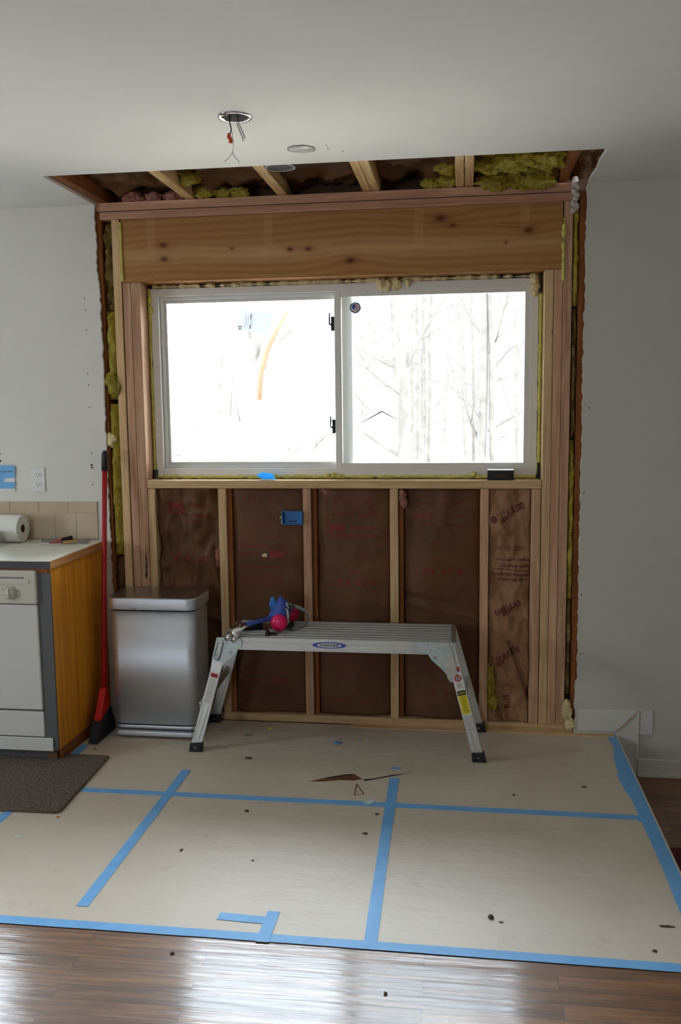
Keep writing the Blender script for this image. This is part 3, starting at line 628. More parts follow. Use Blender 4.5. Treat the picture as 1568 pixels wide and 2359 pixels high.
# ------------------------------------------------------------------ window
W1 = thing('window_1', None, None, (.15, .1, 1.178), kind='structure'); V = M['vinyl']
def ring(bm, x0, x1, z0, z1, wd, y0, y1, wr=None):
    wr = wr or wd; box(bm, x0, x0+wd, y0, y1, z0, z1); box(bm, x1-wr, x1, y0, y1, z0, z1); box(bm, x0+wd, x1-wr, y0, y1, z0, z0+wd); box(bm, x0+wd, x1-wr, y0, y1, z1-wd, z1); return bm
ox0, ox1, oz0, oz1 = -.755, 1.052, 1.180, 2.068
obj('frame', ring(B(), ox0, ox1, oz0, oz1, .036, .097, .165), V, W1, bevel=.002)
obj('gap_light_block', ring(B(), -.80, 1.10, 1.14, 2.12, .075, .166, .170), V, W1)  # added ring that stops sky light leaking around the frame
obj('fixed_sash', ring(B(), ox0+.036, .205, oz0+.036, oz1-.036, .018, .122, .150, .05), V, W1, bevel=.002)
obj('fixed_sash_bead', ring(B(), ox0+.054, .16, oz0+.054, oz1-.054, .012, .132, .146), V, W1, bevel=.002)
sx0, sx1 = .124, 1.022
sash = obj('sliding_sash', ring(B(), sx0, sx1, oz0+.030, oz1-.030, .030, .099, .118), V, W1, bevel=.0025)
obj('glass', bx(ox0+.06, .16, .137, .141, oz0+.06, oz1-.06), M['glass'], W1)
obj('glass', bx(sx0+.025, sx1-.025, .107, .111, oz0+.055, oz1-.055), M['glass'], sash)
obj('insect_screen', bx(.21, ox1-.036, .158, .1584, oz0+.036, oz1-.036), M['screen'], W1)
for z in (1.90, 1.425):
    bm = B(); box(bm, .108, .124, .103, .113, z-.045, z+.02); beam(bm, (.110, .1, z-.02), (.102, .095, z-.012), .007, .007); beam(bm, (.102, .095, z-.018), (.103, .094, z+.035), .006, .006)
    obj('latch', bm, M['dark'], sash, bevel=.0015)
def glue(x, z, y): return lambda a, b: Vector((a, y, b))
cs = [P(*q, 'y', .136) for q in ((552, 714), (626, 722), (619, 769), (548, 761))]
bm = B(); vs = [bm.verts.new((c.x, .1362, c.z)) for c in cs]; bm.faces.new(vs); 
stk = tag(obj('energy_label', bm, M['thinlabel'], W1), 'white paper label stuck sideways on the glass')
bm = B(); cc = (cs[0]+cs[1]+cs[2]+cs[3])/4; ex = (cs[1]-cs[0]).normalized(); ez = (cs[0]-cs[3]).normalized()
lf = lambda a, b: Vector((0, .1358, 0))+Vector(((cc+ex*a+ez*b).x, 0, (cc+ex*a+ez*b).z))
for xx, L in ((-.045, .045), (-.038, .030), (-.030, .042), (-.018, .044), (-.012, .044)): add_bar(bm, xx, -L*.8, xx, L*.8, .0014, lf, 2)
add_bar(bm, -.02, .01, -.02, .035, .004, lf, 2); add_bar(bm, -.02, -.035, -.02, -.015, .004, lf, 2); add_text(bm, 'D', -.068, -.035, .018, .016, lf, -H, .03)
obj('label_print', bm, M['mark'], stk)
bm = solid_lathe((.222, .1055, 1.958), [(.0255, 0), (.0255, .0008)], 'y', 28); bd = tag(obj('round_sticker', bm, plain('sticker_blue', (58, 88, 132), .5), sash), 'small round blue sticker with white and red stripes')
bm = solid_lathe((.222, .1050, 1.958), [(.020, 0), (.020, .0004)], 'y', 28); obj('sticker_face', bm, M['label'], bd)
bm = B()
for k in range(5): add_bar(bm, .224, 1.945+k*.006, .238-abs(k-2)*.002, 1.9465+k*.006, .0026, lambda a, b: Vector((a, .1046, b)), 2)
obj('sticker_stripes', bm, M['redl'], bd)
bm = B(); prism(bm, [(.206, 1.962), (.211, 1.972), (.224, 1.974), (.222, 1.960), (.218, 1.948), (.212, 1.951)], 'y', .1044, .1048); obj('sticker_figure', bm, M['logob'], bd)
bm = B(); prism(bm, [(-.684, 1.268), (-.648, 1.281), (-.652, 1.274)], 'y', .1350, .1366); obj('tape_scrap', bm, M['clear'], W1)
# foam beads
def bead(pts, r, label, mat, seed=0, jit=.35, name='foam_bead'):
    pts = [Vector(p) for p in pts]; out = []; rs = []
    for a, b in zip(pts, pts[1:]):
        n = max(2, int((b-a).length/.01))
        for k in range(n): out.append(a+(b-a)*k/n)
    out.append(pts[-1]); rs = [r*(1+jit*noise.noise(p*40+Vector((seed, 0, 0)))*1.5) for p in out]
    return single(name, label, 'spray foam', tube(B(), out, rs, 8), mat, smooth=True)
bead([(-.7625, .098, 1.19), (-.7625, .098, 2.07)], .0075, 'thin yellow foam bead up the kitchen-side edge of the window frame', M['foam'], 1)
bead([(1.061, .098, 1.19), (1.061, .098, 2.0)], .0075, 'thin yellow foam bead up the grey-wall edge of the window frame', M['foam'], 2)
bead([(-.75, .098, 1.1755), (1.05, .098, 1.1755)], .0075, 'yellow foam bead along the bottom of the window frame on the sill', M['foam'], 3, .6)
bead([(-.75, .112, 2.078), (1.05, .112, 2.078)], .009, 'ragged cream foam bead along the top of the window frame', M['foamw'], 4, .9)
bead([(-.8535, .0, 2.36), (-.8535, .0, 2.2), (-.852, -.001, 2.093)], .006, 'yellow foam line at the header beam end, kitchen side', M['foam'], 5, .5)
bead([(1.147, -.002, 2.30), (1.145, -.003, 2.2), (1.146, -.002, 2.03)], .0065, 'yellow foam drip where the header beam meets the tall stud, grey wall side', M['foam'], 6, .9)
def lump(lst, lab, mt='foamw'):
    bm = B()
    for i, (x, y, z, r, sz) in enumerate(lst): blob(bm, (x, y, z), r, (1, .8, sz), .35, n=3, seed=i+int(abs(x)*20))
    single('foam_lump', lab, 'spray foam', bm, M[mt], smooth=True)
lump([(.345, .092, 2.058, .022, 1.3), (.375, .09, 2.052, .017, 1.4), (.365, .09, 2.040, .015, 1), (.415, .092, 2.060, .020, 1.4), (.405, .09, 2.046, .014, 1)], 'double cream foam blob squeezed over the window head')
lump([(.468, .092, 2.062, .014, 1.3)], 'single small cream foam drop beside the double blob')
lump([(1.03, .09, 2.055, .018, 1.3), (1.035, .09, 2.025, .018, 1.4), (1.033, .088, 2.0, .013, 1.3)], 'long cream foam drip at the window corner by the grey wall')
lump([(-.52, .094, 2.076, .012, .7), (-.45, .094, 2.074, .014, .6), (-.40, .094, 2.076, .012, .6), (-.335, .094, 2.074, .013, .7)], 'row of pale foam drips over the fixed pane')
lump([(-.758, .092, 2.02, .011, 1.8), (-.757, .092, 1.97, .012, 1.6)], 'yellow foam bulge near the top window corner, kitchen side', 'foam')
lump([(.768, .092, 1.187, .013, 1)], 'round yellow foam ball on the sill beside the small black box', 'foam')
lump([(.085, .092, 1.182, .011, .8), (.115, .092, 1.184, .012, .8), (.145, .092, 1.181, .010, .8)], 'lumpy yellow foam swelling on the sill below the sash meeting', 'foam')
single('shim', 'dark shim wedged in the lower window corner, kitchen side', 'shim', bx(-.7685, -.748, .085, .1, 1.168, 1.21), M['dark']); single('shim', 'dark shim wedged in the lower window corner by the grey wall', 'shim', bx(1.055, 1.067, .085, .1, 1.168, 1.24), M['dark'])

# ------------------------------------------------------------------ things on the wall and sill
t = thing('sill_box', 'small black box with faint orange lettering standing on the sill', 'box', (.887, .03, 1.1665))
obj('carton', bx(.829, .946, .006, .05, 1.1665, 1.209), M['black'], t, bevel=.001); obj('lid_edge', bx(.829, .946, .007, .052, 1.2095, 1.2135), M['label'], t)
bm = B(); add_text(bm, 'wxo', .887, 1.186, .048, .013, lambda a, b: Vector((a, .0054, b)), 0, .0); obj('lettering', bm, plain('dull_orange_print', (110, 62, 34), .5), t)
bm = B(); prism(bm, [(-.215, 0), (-.150, .0), (-.155, .02), (-.16, .045), (-.205, .06), (-.24, .035)], 'y', 0, .0006)
bmesh.ops.rotate(bm, verts=bm.verts, cent=(-.2, 0, 0), matrix=Matrix.Rotation(.9, 3, 'X')); bmesh.ops.translate(bm, verts=bm.verts, vec=(0, .03, 1.168))
single('tape_scrap', 'curled scrap of blue tape lying on the window sill', 'tape', bm, M['thinblue'])
t = thing('electrical_box', 'open blue plastic electrical box nailed to the short stud', 'electrical box', (-.067, .01, .962))
bm = B(); a = (-.116, -.0205, .962, 1.023)
ring(bm, a[0], a[1], a[2], a[3], .003, -.022, .016); box(bm, a[0], a[1], .008, .012, a[2], a[3]); obj('shell', bm, M['bluep'], t)
bm, _ = lathe(B(), [(.008, 0), (.008, -.003), (.006, -.003), (.006, 0)], (-.055, .0078, .995), 'y', 16); obj('knockout', bm, plain('box_light_blue', (60, 150, 210), .4), t)
obj('lower_lip', bx(-.088, -.05, .004, .0079, .972, .976), M['black'], t)
bm = B(); tube(bm, [(-.133, .02, .985), (-.127, .012, .993), (-.120, .01, .988), (-.122, .01, .972), (-.124, .012, .962)], .0035, 8); single('foam_squiggle', 'tiny yellow hook of foam beside the blue electrical box', 'spray foam', bm, M['foam'], smooth=True)
bm = B(); blob(bm, (-.208, .016, .808), .010, (1.3, .8, .9), .2, n=3, seed=3); single('foam_crumb', 'cream foam blob stuck over the upright red lettering', 'spray foam', bm, M['foamw'], smooth=True)
# outlet
yw = -.0127
t = thing('wall_outlet', 'white double socket outlet on the drywall above the counter', 'outlet', (-1.309, yw, 1.112))
obj('plate', bx(-1.343, -1.274, yw-.006, yw, 1.112, 1.230), M['white'], t, bevel=.004, seg=3)
for z in (1.194, 1.148):
    s = obj('socket', prism(B(), [(-1.309+.016*math.cos(k*math.pi/10)*(1), z+.0145*max(-.85, min(.85, math.sin(k*math.pi/10)))) for k in range(20)], 'y', yw-.0085, yw-.005), M['white'], t)
    bm = B(); box(bm, -1.3165, -1.3148, yw-.0088, yw-.008, z-.002, z+.007); box(bm, -1.3035, -1.3018, yw-.0088, yw-.008, z-.003, z+.006); prism(bm, [(-1.309+.0026*math.cos(a), z-.008+.0026*math.sin(a)) for a in [k*math.pi/4 for k in range(8)]], 'y', yw-.0088, yw-.008)
    obj('slots', bm, M['void'], s)
obj('plate_screw', solid_lathe((-1.309, yw-.0062, 1.171), [(.0025, 0), (.0025, .001)], 'y', 10), M['zinc'], t)
t = thing('taped_switch_plate', 'white wall plate masked by blue tape with handwriting, near the outlet', 'switch plate', (-1.47, yw, 1.11))
obj('plate', bx(-1.56, -1.428, yw-.006, yw, 1.112, 1.230), M['white'], t, bevel=.003)
tp = obj('tape_patch', prism(B(), [(-1.60, 1.243), (-1.437, 1.240), (-1.424, 1.235), (-1.426, 1.187), (-1.432, 1.180), (-1.48, 1.178), (-1.487, 1.160), (-1.426, 1.160), (-1.433, 1.128), (-1.60, 1.126)], 'y', yw-.0075, yw-.0065), M['tape'], t)
bm = B(); add_text(bm, 'for the box', -1.475, 1.213, .075, .013, lambda a, b: Vector((a, yw-.0078, b)), .03, 0); obj('handwriting', bm, M['black'], tp)
t = thing('blank_wall_plate', 'blank white cover plate on the grey wall above the baseboard', 'wall plate', (1.543, yw, .008))
obj('plate', bx(1.5175, 1.576, yw-.007, yw, .008, .122), M['white'], t, bevel=.003)
for z in (.10, .03): obj('plate_screw', solid_lathe((1.546, yw-.0075, z), [(.002, 0), (.002, .001)], 'y', 10), M['mark'], t)

# ------------------------------------------------------------------ ceiling lights
def wire(pts, r, name, parent, mat): return obj(name, tube(B(), pts, r, 6), mat, parent, smooth=True)
c = (-.018, -1.125); t = thing('open_downlight', 'open recessed ceiling hole with silver ring and dangling wires', 'light fixture', (c[0], c[1], ZC))
bm, _ = lathe(B(), [(.040, .004), (.042, -.003), (.054, -.004), (.056, -.0005), (.056, .0), (.040, .004)], (c[0], c[1], ZC)); obj('trim_ring', bm, M['chrome'], t, smooth=True)
obj('dark_opening', solid_lathe((c[0], c[1], ZC-.0012), [(.041, 0), (.041, .0005)]), M['void'], t)
wire([(c[0]-.012, c[1]-.02, ZC), (c[0]-.012, c[1]-.025, ZC-.02), (c[0]-.008, c[1]-.02, ZC-.045), (c[0]-.012, c[1]-.02, ZC-.058)], .0022, 'dark_wire', t, M['wired'])
nut = B(); lathe(nut, [(.001, .0), (.006, .001), (.0065, .010), (.0045, .018), (.001, .019)], (c[0]-.016, c[1]-.02, ZC-.074)); lathe(nut, [(.001, 0), (.006, .001), (.0065, .010), (.0045, .018), (.001, .019)], (c[0]-.011, c[1]-.02, ZC-.087)); obj('wire_nut', nut, M['orange'], t, smooth=True)
wire([(c[0]-.006, c[1]-.02, ZC-.05), (c[0]-.003, c[1]-.02, ZC-.08), (c[0]-.002, c[1]-.02, ZC-.1), (c[0]-.006, c[1]-.02, ZC-.116), (c[0]-.022, c[1]-.02, ZC-.135), (c[0]-.034, c[1]-.02, ZC-.144)], .0009, 'thin_wire', t, M['wire'])
wire([(c[0]-.006, c[1]-.02, ZC-.116), (c[0]+.001, c[1]-.02, ZC-.13), (c[0]+.013, c[1]-.02, ZC-.142), (c[0]+.014, c[1]-.02, ZC-.150)], .0009, 'thin_wire', t, M['wire'])
wire([(c[0]+.010, c[1]-.01, ZC+.0), (c[0]+.012, c[1]-.02, ZC-.03), (c[0]+.024, c[1]-.02, ZC-.06), (c[0]+.032, c[1]-.02, ZC-.082)], .0016, 'grey_wire', t, M['wire'])
wire([(c[0]+.014, c[1]-.01, ZC+.0), (c[0]+.018, c[1]-.02, ZC-.03), (c[0]+.030, c[1]-.02, ZC-.055), (c[0]+.037, c[1]-.02, ZC-.074)], .0016, 'grey_wire', t, M['wire'])
obj('mounting_clip', bx(c[0]-.036, c[0]-.014, c[1]-.045, c[1]-.038, ZC-.006, ZC-.001), M['wired'], t)
c = (.129, -.732); t = thing('downlight_hole', 'round hole with grey torn rim near the ceiling cut-out edge', 'light fixture', (c[0], c[1], ZC))
bm = B(); n = 40; pts = [(c[0]+(.052+.003*rnd.uniform(-1, 1))*math.cos(2*math.pi*k/n), c[1]+(.052+.003*rnd.uniform(-1, 1))*math.sin(2*math.pi*k/n)) for k in range(n)]
prism(bm, pts, 'z', ZC-.0012, ZC-.0004); obj('torn_rim', bm, M['wired'], t)
bm = solid_lathe((c[0], c[1], ZC-.0024), [(.046, 0), (.046, .0008)]); 
nm = N('mottled_can_interior'); f = nm.noise(nm.pos(), 30, 4, .6); nm.l(nm.ramp(f, [(.35, s2l((70, 92, 96))), (.5, s2l((146, 148, 142))), (.65, s2l((190, 188, 178)))]), nm.b.inputs['Base Color']); obj('cover_disc', bm, nm.m, t)
for u, v, r in ((752, 334, .0035), (755, 341, .004), (789, 348, .004), (757, 345, .0025)):
    p = P(u, v, 'z', ZC); single('ceiling_nick', 'small dark nick in the ceiling near the cut-out edge', 'nick', solid_lathe((p.x, p.y, ZC-.0008), [(r, 0), (r, .0006)], 'z', 8), M['mark'], 'ceiling nicks')

# ------------------------------------------------------------------ floor covering
bm = B()
pp = [(-1.45, -.03), (XE-.004, -.03), (XE-.004, -2.6), (1.32, -1.755), (-1.45, -1.735)]
bm = prism(B(), [(-1.45, -.55), (-.99, -.50), (-.975, -.012), (XE-.022, -.012), (XE-.015, -1.75), (.3, -1.742), (-1.45, -1.737)], 'z', .0002, .0014)
fp = single('floor_protection_paper', 'large tan paper sheet covering the floor beneath the work platform', 'floor paper', bm, M['paper'])
single('plywood_edge', 'thin pale wood strip along the foot of the bottom wall plate', 'wood strip', bx(.2, 1.405, -.045, -.001, .0016, .004), TP['x'])
def Z(u, v, h=.0016): p = P(u, v, 'z', 0); return (p.x, p.y)
t = thing('torn_paper_flap', 'long dark tear in the floor paper just in front of the wall shadow', 'torn paper', (.3, -.6, .0016))
obj('tear_opening', prism(B(), [Z(u, v) for u, v in ((712, 1801), (735, 1796), (765, 1793), (800, 1786), (825, 1785), (840, 1794), (815, 1799), (780, 1798), (750, 1801))], 'z', .0015, .0022), M['tearp'], t)
a = [P(u, v, 'z', 0) for u, v in ((815, 1785), (830, 1785), (890, 1778), (925, 1778), (943, 1781), (920, 1785), (895, 1789), (860, 1795), (838, 1798))]
bm = prism(B(), [(p.x, p.y) for p in a], 'z', .004, .0052); obj('raised_flap', bm, M['paper'], t)
bm = B(); prism(bm, [Z(u, v) for u, v in ((735, 1796), (765, 1790), (800, 1785), (822, 1784), (800, 1788), (765, 1793))], 'z', .0023, .0026); prism(bm, [Z(u, v) for u, v in ((838, 1797), (865, 1795), (900, 1787), (928, 1785), (895, 1790), (860, 1797), (838, 1800))], 'z', .0016, .0024); obj('dark_gap', bm, M['void'], t)
bm = B(); q = [Z(u, v) for u, v in ((821, 1808), (831, 1822), (838, 1830), (824, 1834), (816, 1833))]; prism(bm, q, 'z', .0015, .0022)
single('torn_triangle', 'small triangular tear in the floor paper below the long tear', 'torn paper', bm, M['paper'])
bm = B(); 
for (a, b) in ((q[0], q[4]), (q[4], q[2]), (q[0], q[2])): beam(bm, (a[0], a[1], .0024), (b[0], b[1], .0024), .0045, .0006, Vector((0, 0, 1)))
o = obj('tear_edge', bm, M['tearp'], bpy.data.objects['torn_triangle'])
# tape
def strip(label, pts, wd, z=.0016, name='tape_strip', seed=0, group=None):
    bm = B(); pts = [Vector((p[0], p[1], 0)) for p in pts]; L = []; out = []
    for a, b in zip(pts, pts[1:]):
        n = max(1, int((b-a).length/.06))
        for k in range(n): out.append(a+(b-a)*k/n)
    out.append(pts[-1]); r = random.Random(seed); prev = None
    for i, p in enumerate(out):
        t_ = (out[min(i+1, len(out)-1)]-out[max(0, i-1)]).normalized(); s = Vector((-t_.y, t_.x, 0)); w2 = wd/2+r.uniform(-.0006, .0006)
        cur = [bm.verts.new(p+s*w2+Vector((0, 0, z))), bm.verts.new(p-s*w2+Vector((0, 0, z))), bm.verts.new(p-s*w2+Vector((0, 0, z+.0006))), bm.verts.new(p+s*w2+Vector((0, 0, z+.0006)))]
        if prev:
            for k in range(4): bm.faces.new((prev[k], prev[(k+1)%4], cur[(k+1)%4], cur[k]))
        else: bm.faces.new(cur)
        prev = cur
    bm.faces.new(prev[::-1]); return single(name, label, 'tape', bm, M['tape'], group)
strip('blue tape strip running toward the window from beside the mat', [(-.42, -.613), (-.421, -1.1), (-.424, -1.645)], .038, .0024, seed=1)
strip('blue tape strip running toward the window under the platform center', [(.449, -.60), (.455, -1.1), (.467, -1.745)], .038, .0024, seed=2)
strip('long blue tape strip crossing the paper side to side, mid floor', [(-.778, -.845), (.3, -.847), (1.375, -.851)], .038, .0016, seed=3)
strip('long blue tape strip sealing the paper edge against the bare wood floor', [(-1.5, -1.742), (.0, -1.738), (1.44, -1.744)], .038, .0020, seed=4)
strip('blue tape strip mostly hidden under the mat and beside the cabinet', [(-.962, -.39), (-.975, -1.25)], .038, .0018, seed=5)
strip('short blue tape piece lying crossways near the bare wood edge', [(.004, -1.648), (.150, -1.655)], .036, .0024, seed=6)
strip('short blue tape tab joining the front tape line beside the crossways piece', [(.163, -1.607), (.162, -1.762)], .038, .0032, seed=7)
rt = B(); prism(rt, [(XE-.036, -.005), (XE-.030, -.18), (XE-.050, -.30), (XE-.055, -.45), (XE-.066, -.46), (XE-.060, -.60), (XE-.048, -.70), (XE-.046, -.83), (XE-.060, -.88), (XE-.046, -.885), (XE-.043, -1.2), (XE-.046, -1.4), (XE-.060, -2.3), (XE+.002, -2.3), (XE+.003, -.005)], 'z', .0026, .0034)
single('tape_strip', 'wide overlapping blue tape along the platform step edge by the grey wall', 'tape', rt, M['tape'])
strip('stub of blue tape past the torn paper, ahead of the center strip', [(.447, -.508), (.4475, -.488)], .038, .0016, seed=9)
p = P(776, 1713, 'z', 0); bm = B(); blob(bm, (p.x, p.y, .004), .018, (1, 1, .14), .3, n=3, seed=2); single('tape_scrap', 'round scrap of blue tape on the floor under the platform', 'tape', bm, M['tape'])
p = P(829, 1705, 'z', 0); bm = B(); blob(bm, (p.x, p.y, .003), .008, (1, 1.2, .2), .3, n=2, seed=3); single('tape_scrap', 'tiny blue-green scrap on the floor near the bottom plate', 'tape', bm, M['tape'])
# debris
def bit(u, v, r, sq, mat, label, name, cat='debris', group=None, seed=0):
    r *= .8
    p = P(u, v, 'z', 0); bm = B(); blob(bm, (p.x, p.y, .0016+r*sq[2]*.6), r, sq, .45, n=2, seed=seed); single(name, label, cat, bm, mat, group)
dirt = plain('dirt_brown', (92, 72, 54), .95); chip = plain('pale_chip', (214, 218, 212), .8); ochre = plain('ochre_crumb', (214, 150, 60), .8); lemon = plain('lemon_foam', (214, 206, 60), .8)
bit(622, 1680, .012, (1.1, 1, .5), lemon, 'yellow foam crumb on the floor near the bottom plate', 'foam_crumb', seed=1)
bit(573, 1695, .018, (1.4, 1, .08), plain('clear_wrapper', (146, 142, 134), .4), 'crinkled clear plastic scrap beside the platform leg', 'plastic_scrap', seed=2)
bit(573, 1748, .014, (1.5, 1, .3), dirt, 'brown leafy clump between the platform leg and the tape', 'leaf_clump', seed=3)
bit(568, 1870, .009, (1.1, 1, .5), dirt, 'dark clod just in front of the crossing tape strip', 'dirt_clod', seed=4)
bit(417, 1960, .008, (.7, 1.6, .3), dirt, 'thin black splinter on the paper beside the slanted tape', 'splinter', seed=5)
bit(1183, 1833, .007, (1, 1, .5), dirt, 'dark speck behind the crossing tape, toward the step', 'dirt_clod', seed=6)
bit(1130, 2115, .011, (.9, 1.3, .6), dirt, 'black leafy bit near the front of the paper', 'leaf_clump', seed=7)
bit(1154, 2126, .007, (1.1, .8, .3), plain('grey_flake', (120, 116, 108), .9), 'grey flake beside the black leafy bit', 'flake', seed=8)
bit(1536, 2136, .010, (2.2, .5, .3), dirt, 'dark twig near the front corner of the paper by the step', 'twig', seed=9)
bit(1345, 1814, .009, (1.3, .8, .4), dirt, 'brown crumb near the wide edge tape', 'dirt_clod', seed=10)
bit(840, 1922, .008, (1.5, .9, .3), dirt, 'bent grey-brown sliver beside the center tape strip', 'splinter', seed=11)
bit(868, 1877, .008, (1.3, .9, .3), dirt, 'dark sliver just in front of the tape crossing', 'splinter', seed=12)
bit(133, 1884, .007, (1, 1, .6), ochre, 'orange crumb just in front of the mat corner', 'crumb', seed=13)
bit(40, 1930, .013, (1.3, .6, .15), chip, 'pale oval paint chip in front of the mat', 'paint_chip', seed=14)
bit(218, 1727, .008, (1, 1, .5), plain('reddish_bit', (150, 70, 60), .8), 'small reddish crumb beside the broom bristles', 'crumb', seed=15)
bit(582, 1984, .005, (1, 1, .5), dirt, 'tiny dark speck in the middle of the paper', 'dirt_clod', seed=16)
bit(397, 2197, .007, (1.2, .8, .4), dirt, 'small dark speck on the bare wood, kitchen side', 'dirt_clod', seed=17)
bit(888, 2290, .006, (1, 1, .5), dirt, 'small dark speck on the bright reflecting wood floor', 'dirt_clod', seed=18)
bit(1508, 2193, .007, (1.1, 1, .4), dirt, 'dark speck beside the front tape near the step corner', 'dirt_clod', seed=19)
bit(612, 2128, .006, (1, 2, .2), dirt, 'dark scrap stuck where the two short tape pieces meet', 'splinter', seed=20)
p = P(852, 1849, 'z', 0); bm = bx(p.x-.017, p.x+.013, p.y-.02, p.y+.02, .0028, .0036); bmesh.ops.rotate(bm, verts=bm.verts, cent=p, matrix=Matrix.Rotation(-.5, 3, 'Z')); single('paper_square', 'small pale blue square lying on the crossing tape', 'paper scrap', bm, plain('pale_blue_paper', (196, 220, 222), .7))
single('rug', 'dark red rug lying on the lower floor beyond the step', 'rug', bx(1.47, 2.3, -1.9, -.715, LOW+.0005, LOW+.014), M['darkred'], bevel=.004)

# ------------------------------------------------------------------ kitchen run
CT, CX, CY = .880, -.982, -.605
t = thing('countertop', 'white laminate countertop with dark front edge and orange end', 'countertop', (-1.9, -.3, CT-.04))
obj('laminate_top', bx(X0+.01, CX, CY, yw-.001, CT-.004, CT), M['lam'], t, bevel=.001)
obj('front_edge', bx(X0+.01, CX-.001, CY, CY+.02, CT-.034, CT-.0045), M['lamedge'], t); obj('core', bx(X0+.01, CX-.002, CY+.021, yw-.001, CT-.034, CT-.0045), M['cabedge'], t)
obj('end_strip', bx(CX-.0015, CX+.0015, CY+.0005, yw-.002, CT-.036, CT-.002), M['cabedge'], t)
obj('under_strip', bx(X0+.01, CX-.02, CY+.014, CY+.03, CT-.052, CT-.0345), M['old']['x'], t)
t = thing('base_cabinet', 'kitchen cabinet end with orange wood side panel and grey filler', 'cabinet', (-1.02, -.33, 0))
obj('side_panel', bx(-1.005, -.992, -.582, -.014, .05, CT-.035), M['cabwood'], t, bevel=.001)
obj('filler_panel', bx(-1.049, -.9925, -.592, -.5825, .055, CT-.053), M['grey'], t)
obj('carcass', bx(-1.049, -1.0055, -.582, -.014, .0015, CT-.036), M['sheath'], t); obj('shoe_moulding', bx(-1.004, -.989, -.56, -.014, .0016, .0495), M['old']['y'], t)
t = thing('dishwasher', 'off-white dishwasher with dial panel under the counter end', 'dishwasher', (-1.34, -.33, 0))
dx0, dx1 = -1.655, -1.051
obj('body', bx(dx0+.01, dx1-.004, -.562, -.03, .0017, CT-.055), M['grey'], t)
obj('door', bx(dx0, dx1, -.600, -.563, .232, .690), M['appl'], t, bevel=.006)
cp = obj('control_panel', bx(dx0, dx1+.002, -.607, -.563, .694, .838), M['applp'], t, bevel=.007, seg=3)
obj('vent_slot', bx(dx0+.1, dx1-.052, -.6085, -.6065, .804, .810), M['mark'], cp); obj('handle_recess', bx(dx0+.06, dx1-.028, -.610, -.6065, .780, .797), M['applp'], cp, bevel=.002)
bm, _ = lathe(B(), [(.0, -.014), (.022, -.014), (.024, 0)], (-1.163, -.607, .742), 'y', 32); dl = obj('dial', bm, M['applp'], cp, smooth=True)
obj('dial_grip', bx(-1.1655, -1.1605, -.630, -.620, .718, .766), M['applp'], dl, bevel=.001)
bm = B()
for k in range(8): a = k*math.pi/4+.3; add_bar(bm, -1.163+.030*math.cos(a), .742+.030*math.sin(a), -1.163+.030*math.cos(a)+.010*(1 if math.cos(a) > 0 else -1), .742+.030*math.sin(a), .0022, lambda p, q: Vector((p, -.6076, q)), 1)
for k in range(5): add_bar(bm, -1.245+k*.012, .775, -1.237+k*.012, .775, .0016, lambda p, q: Vector((p, -.6076, q)), 1)
bm2, _ = lathe(B(), [(.027, 0), (.0285, 0), (.0285, -.0006), (.027, -.0006)], (-1.163, -.607, .742), 'y', 32)
obj('panel_print', bm, M['mark'], cp); obj('dial_ring', bm2, M['mark'], cp)
obj('lower_panel', bx(dx0, dx1+.002, -.596, -.563, .112, .224), M['appl'], t, bevel=.005); obj('kick_plate', bx(dx0, -1.012, -.600, -.5925, .052, .110), M['appl'], t, bevel=.002)
obj('panel_gap', bx(dx0+.004, dx1-.002, -.574, -.564, .222, .235), M['void'], t)
# backsplash
t = thing('tile_backsplash', 'two rows of beige tile on the wall behind the counter', 'backsplash', (-1.9, yw, CT))
obj('grout', bx(-3.5, -1.018, yw-.006, yw, CT+.001, 1.064), M['grout'], t)
bm = B(); x = -1.0175
for row, (z0, z1, wdt, off) in enumerate(((CT+.002, 1.008, .108, 0), (1.010, 1.065, .150, .062))):
    x = -1.0175+0; first = True
    while x > -3.4:
        wv = wdt if not (first and row) else .145
        box(bm, x-wv+.0018, x, yw-.0085, yw-.001, z0+.001, z1); x -= wv; first = False
obj('tiles', bm, M['tile'], t, bevel=.0012)
# things on the counter
rc = (0, -.11, CT+.066); t = thing('paper_towel_roll', 'white paper towel roll lying on its side on the counter', 'paper towel', (-1.45, -.11, CT))
bm = B(); lathe(bm, [(.020, -1.352), (.064, -1.352), (.065, -1.36), (.065, -1.62), (.064, -1.63), (.020, -1.63), (.020, -1.352)], rc, 'x', 40); obj('sheets', bm, M['towel'], t, smooth=False)
bm = B(); lathe(bm, [(.0205, -1.353), (.0185, -1.353), (.0185, -1.629), (.0205, -1.629), (.0205, -1.353)], rc, 'x', 24); obj('cardboard_core', bm, M['card'], t)
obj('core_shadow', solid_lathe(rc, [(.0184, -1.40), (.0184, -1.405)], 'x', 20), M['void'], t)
single('plastic_tub', 'white tub edge on the counter in front of the paper towels', 'tub', solid_lathe((-1.475, -.24, CT), [(.05, .0), (.056, .055), (.058, .058), (.058, .066), (.05, .068)], 'z', 28), M['white'], smooth=False)
def flat(pts, z0, z1): return prism(B(), [tuple(P(u, v, 'z', CT).xy) for u, v in pts], 'z', z0, z1)
single('flyer', 'large pale printed sheet under the knife on the counter end', 'paper', flat(((120, 1233), (234, 1235), (205, 1243), (88, 1244)), CT+.0003, CT+.0010), M['label'])
single('flyer', 'grey printed leaflet in front of the pale sheet on the counter end', 'paper', flat(((96, 1243), (208, 1242), (203, 1253), (110, 1255), (95, 1254)), CT+.0012, CT+.0020), plain('grey_print_paper', (150, 150, 158), .6))
single('paper_slip', 'narrow white slip under the red knife blade', 'paper', flat(((94, 1252), (143, 1251), (139, 1256), (96, 1256)), CT+.0022, CT+.0030), M['label'])
ka = P(165, 1240, 'z', CT+.015); kb = P(142, 1246, 'z', CT+.012); kc = P(112, 1251, 'z', CT+.006)
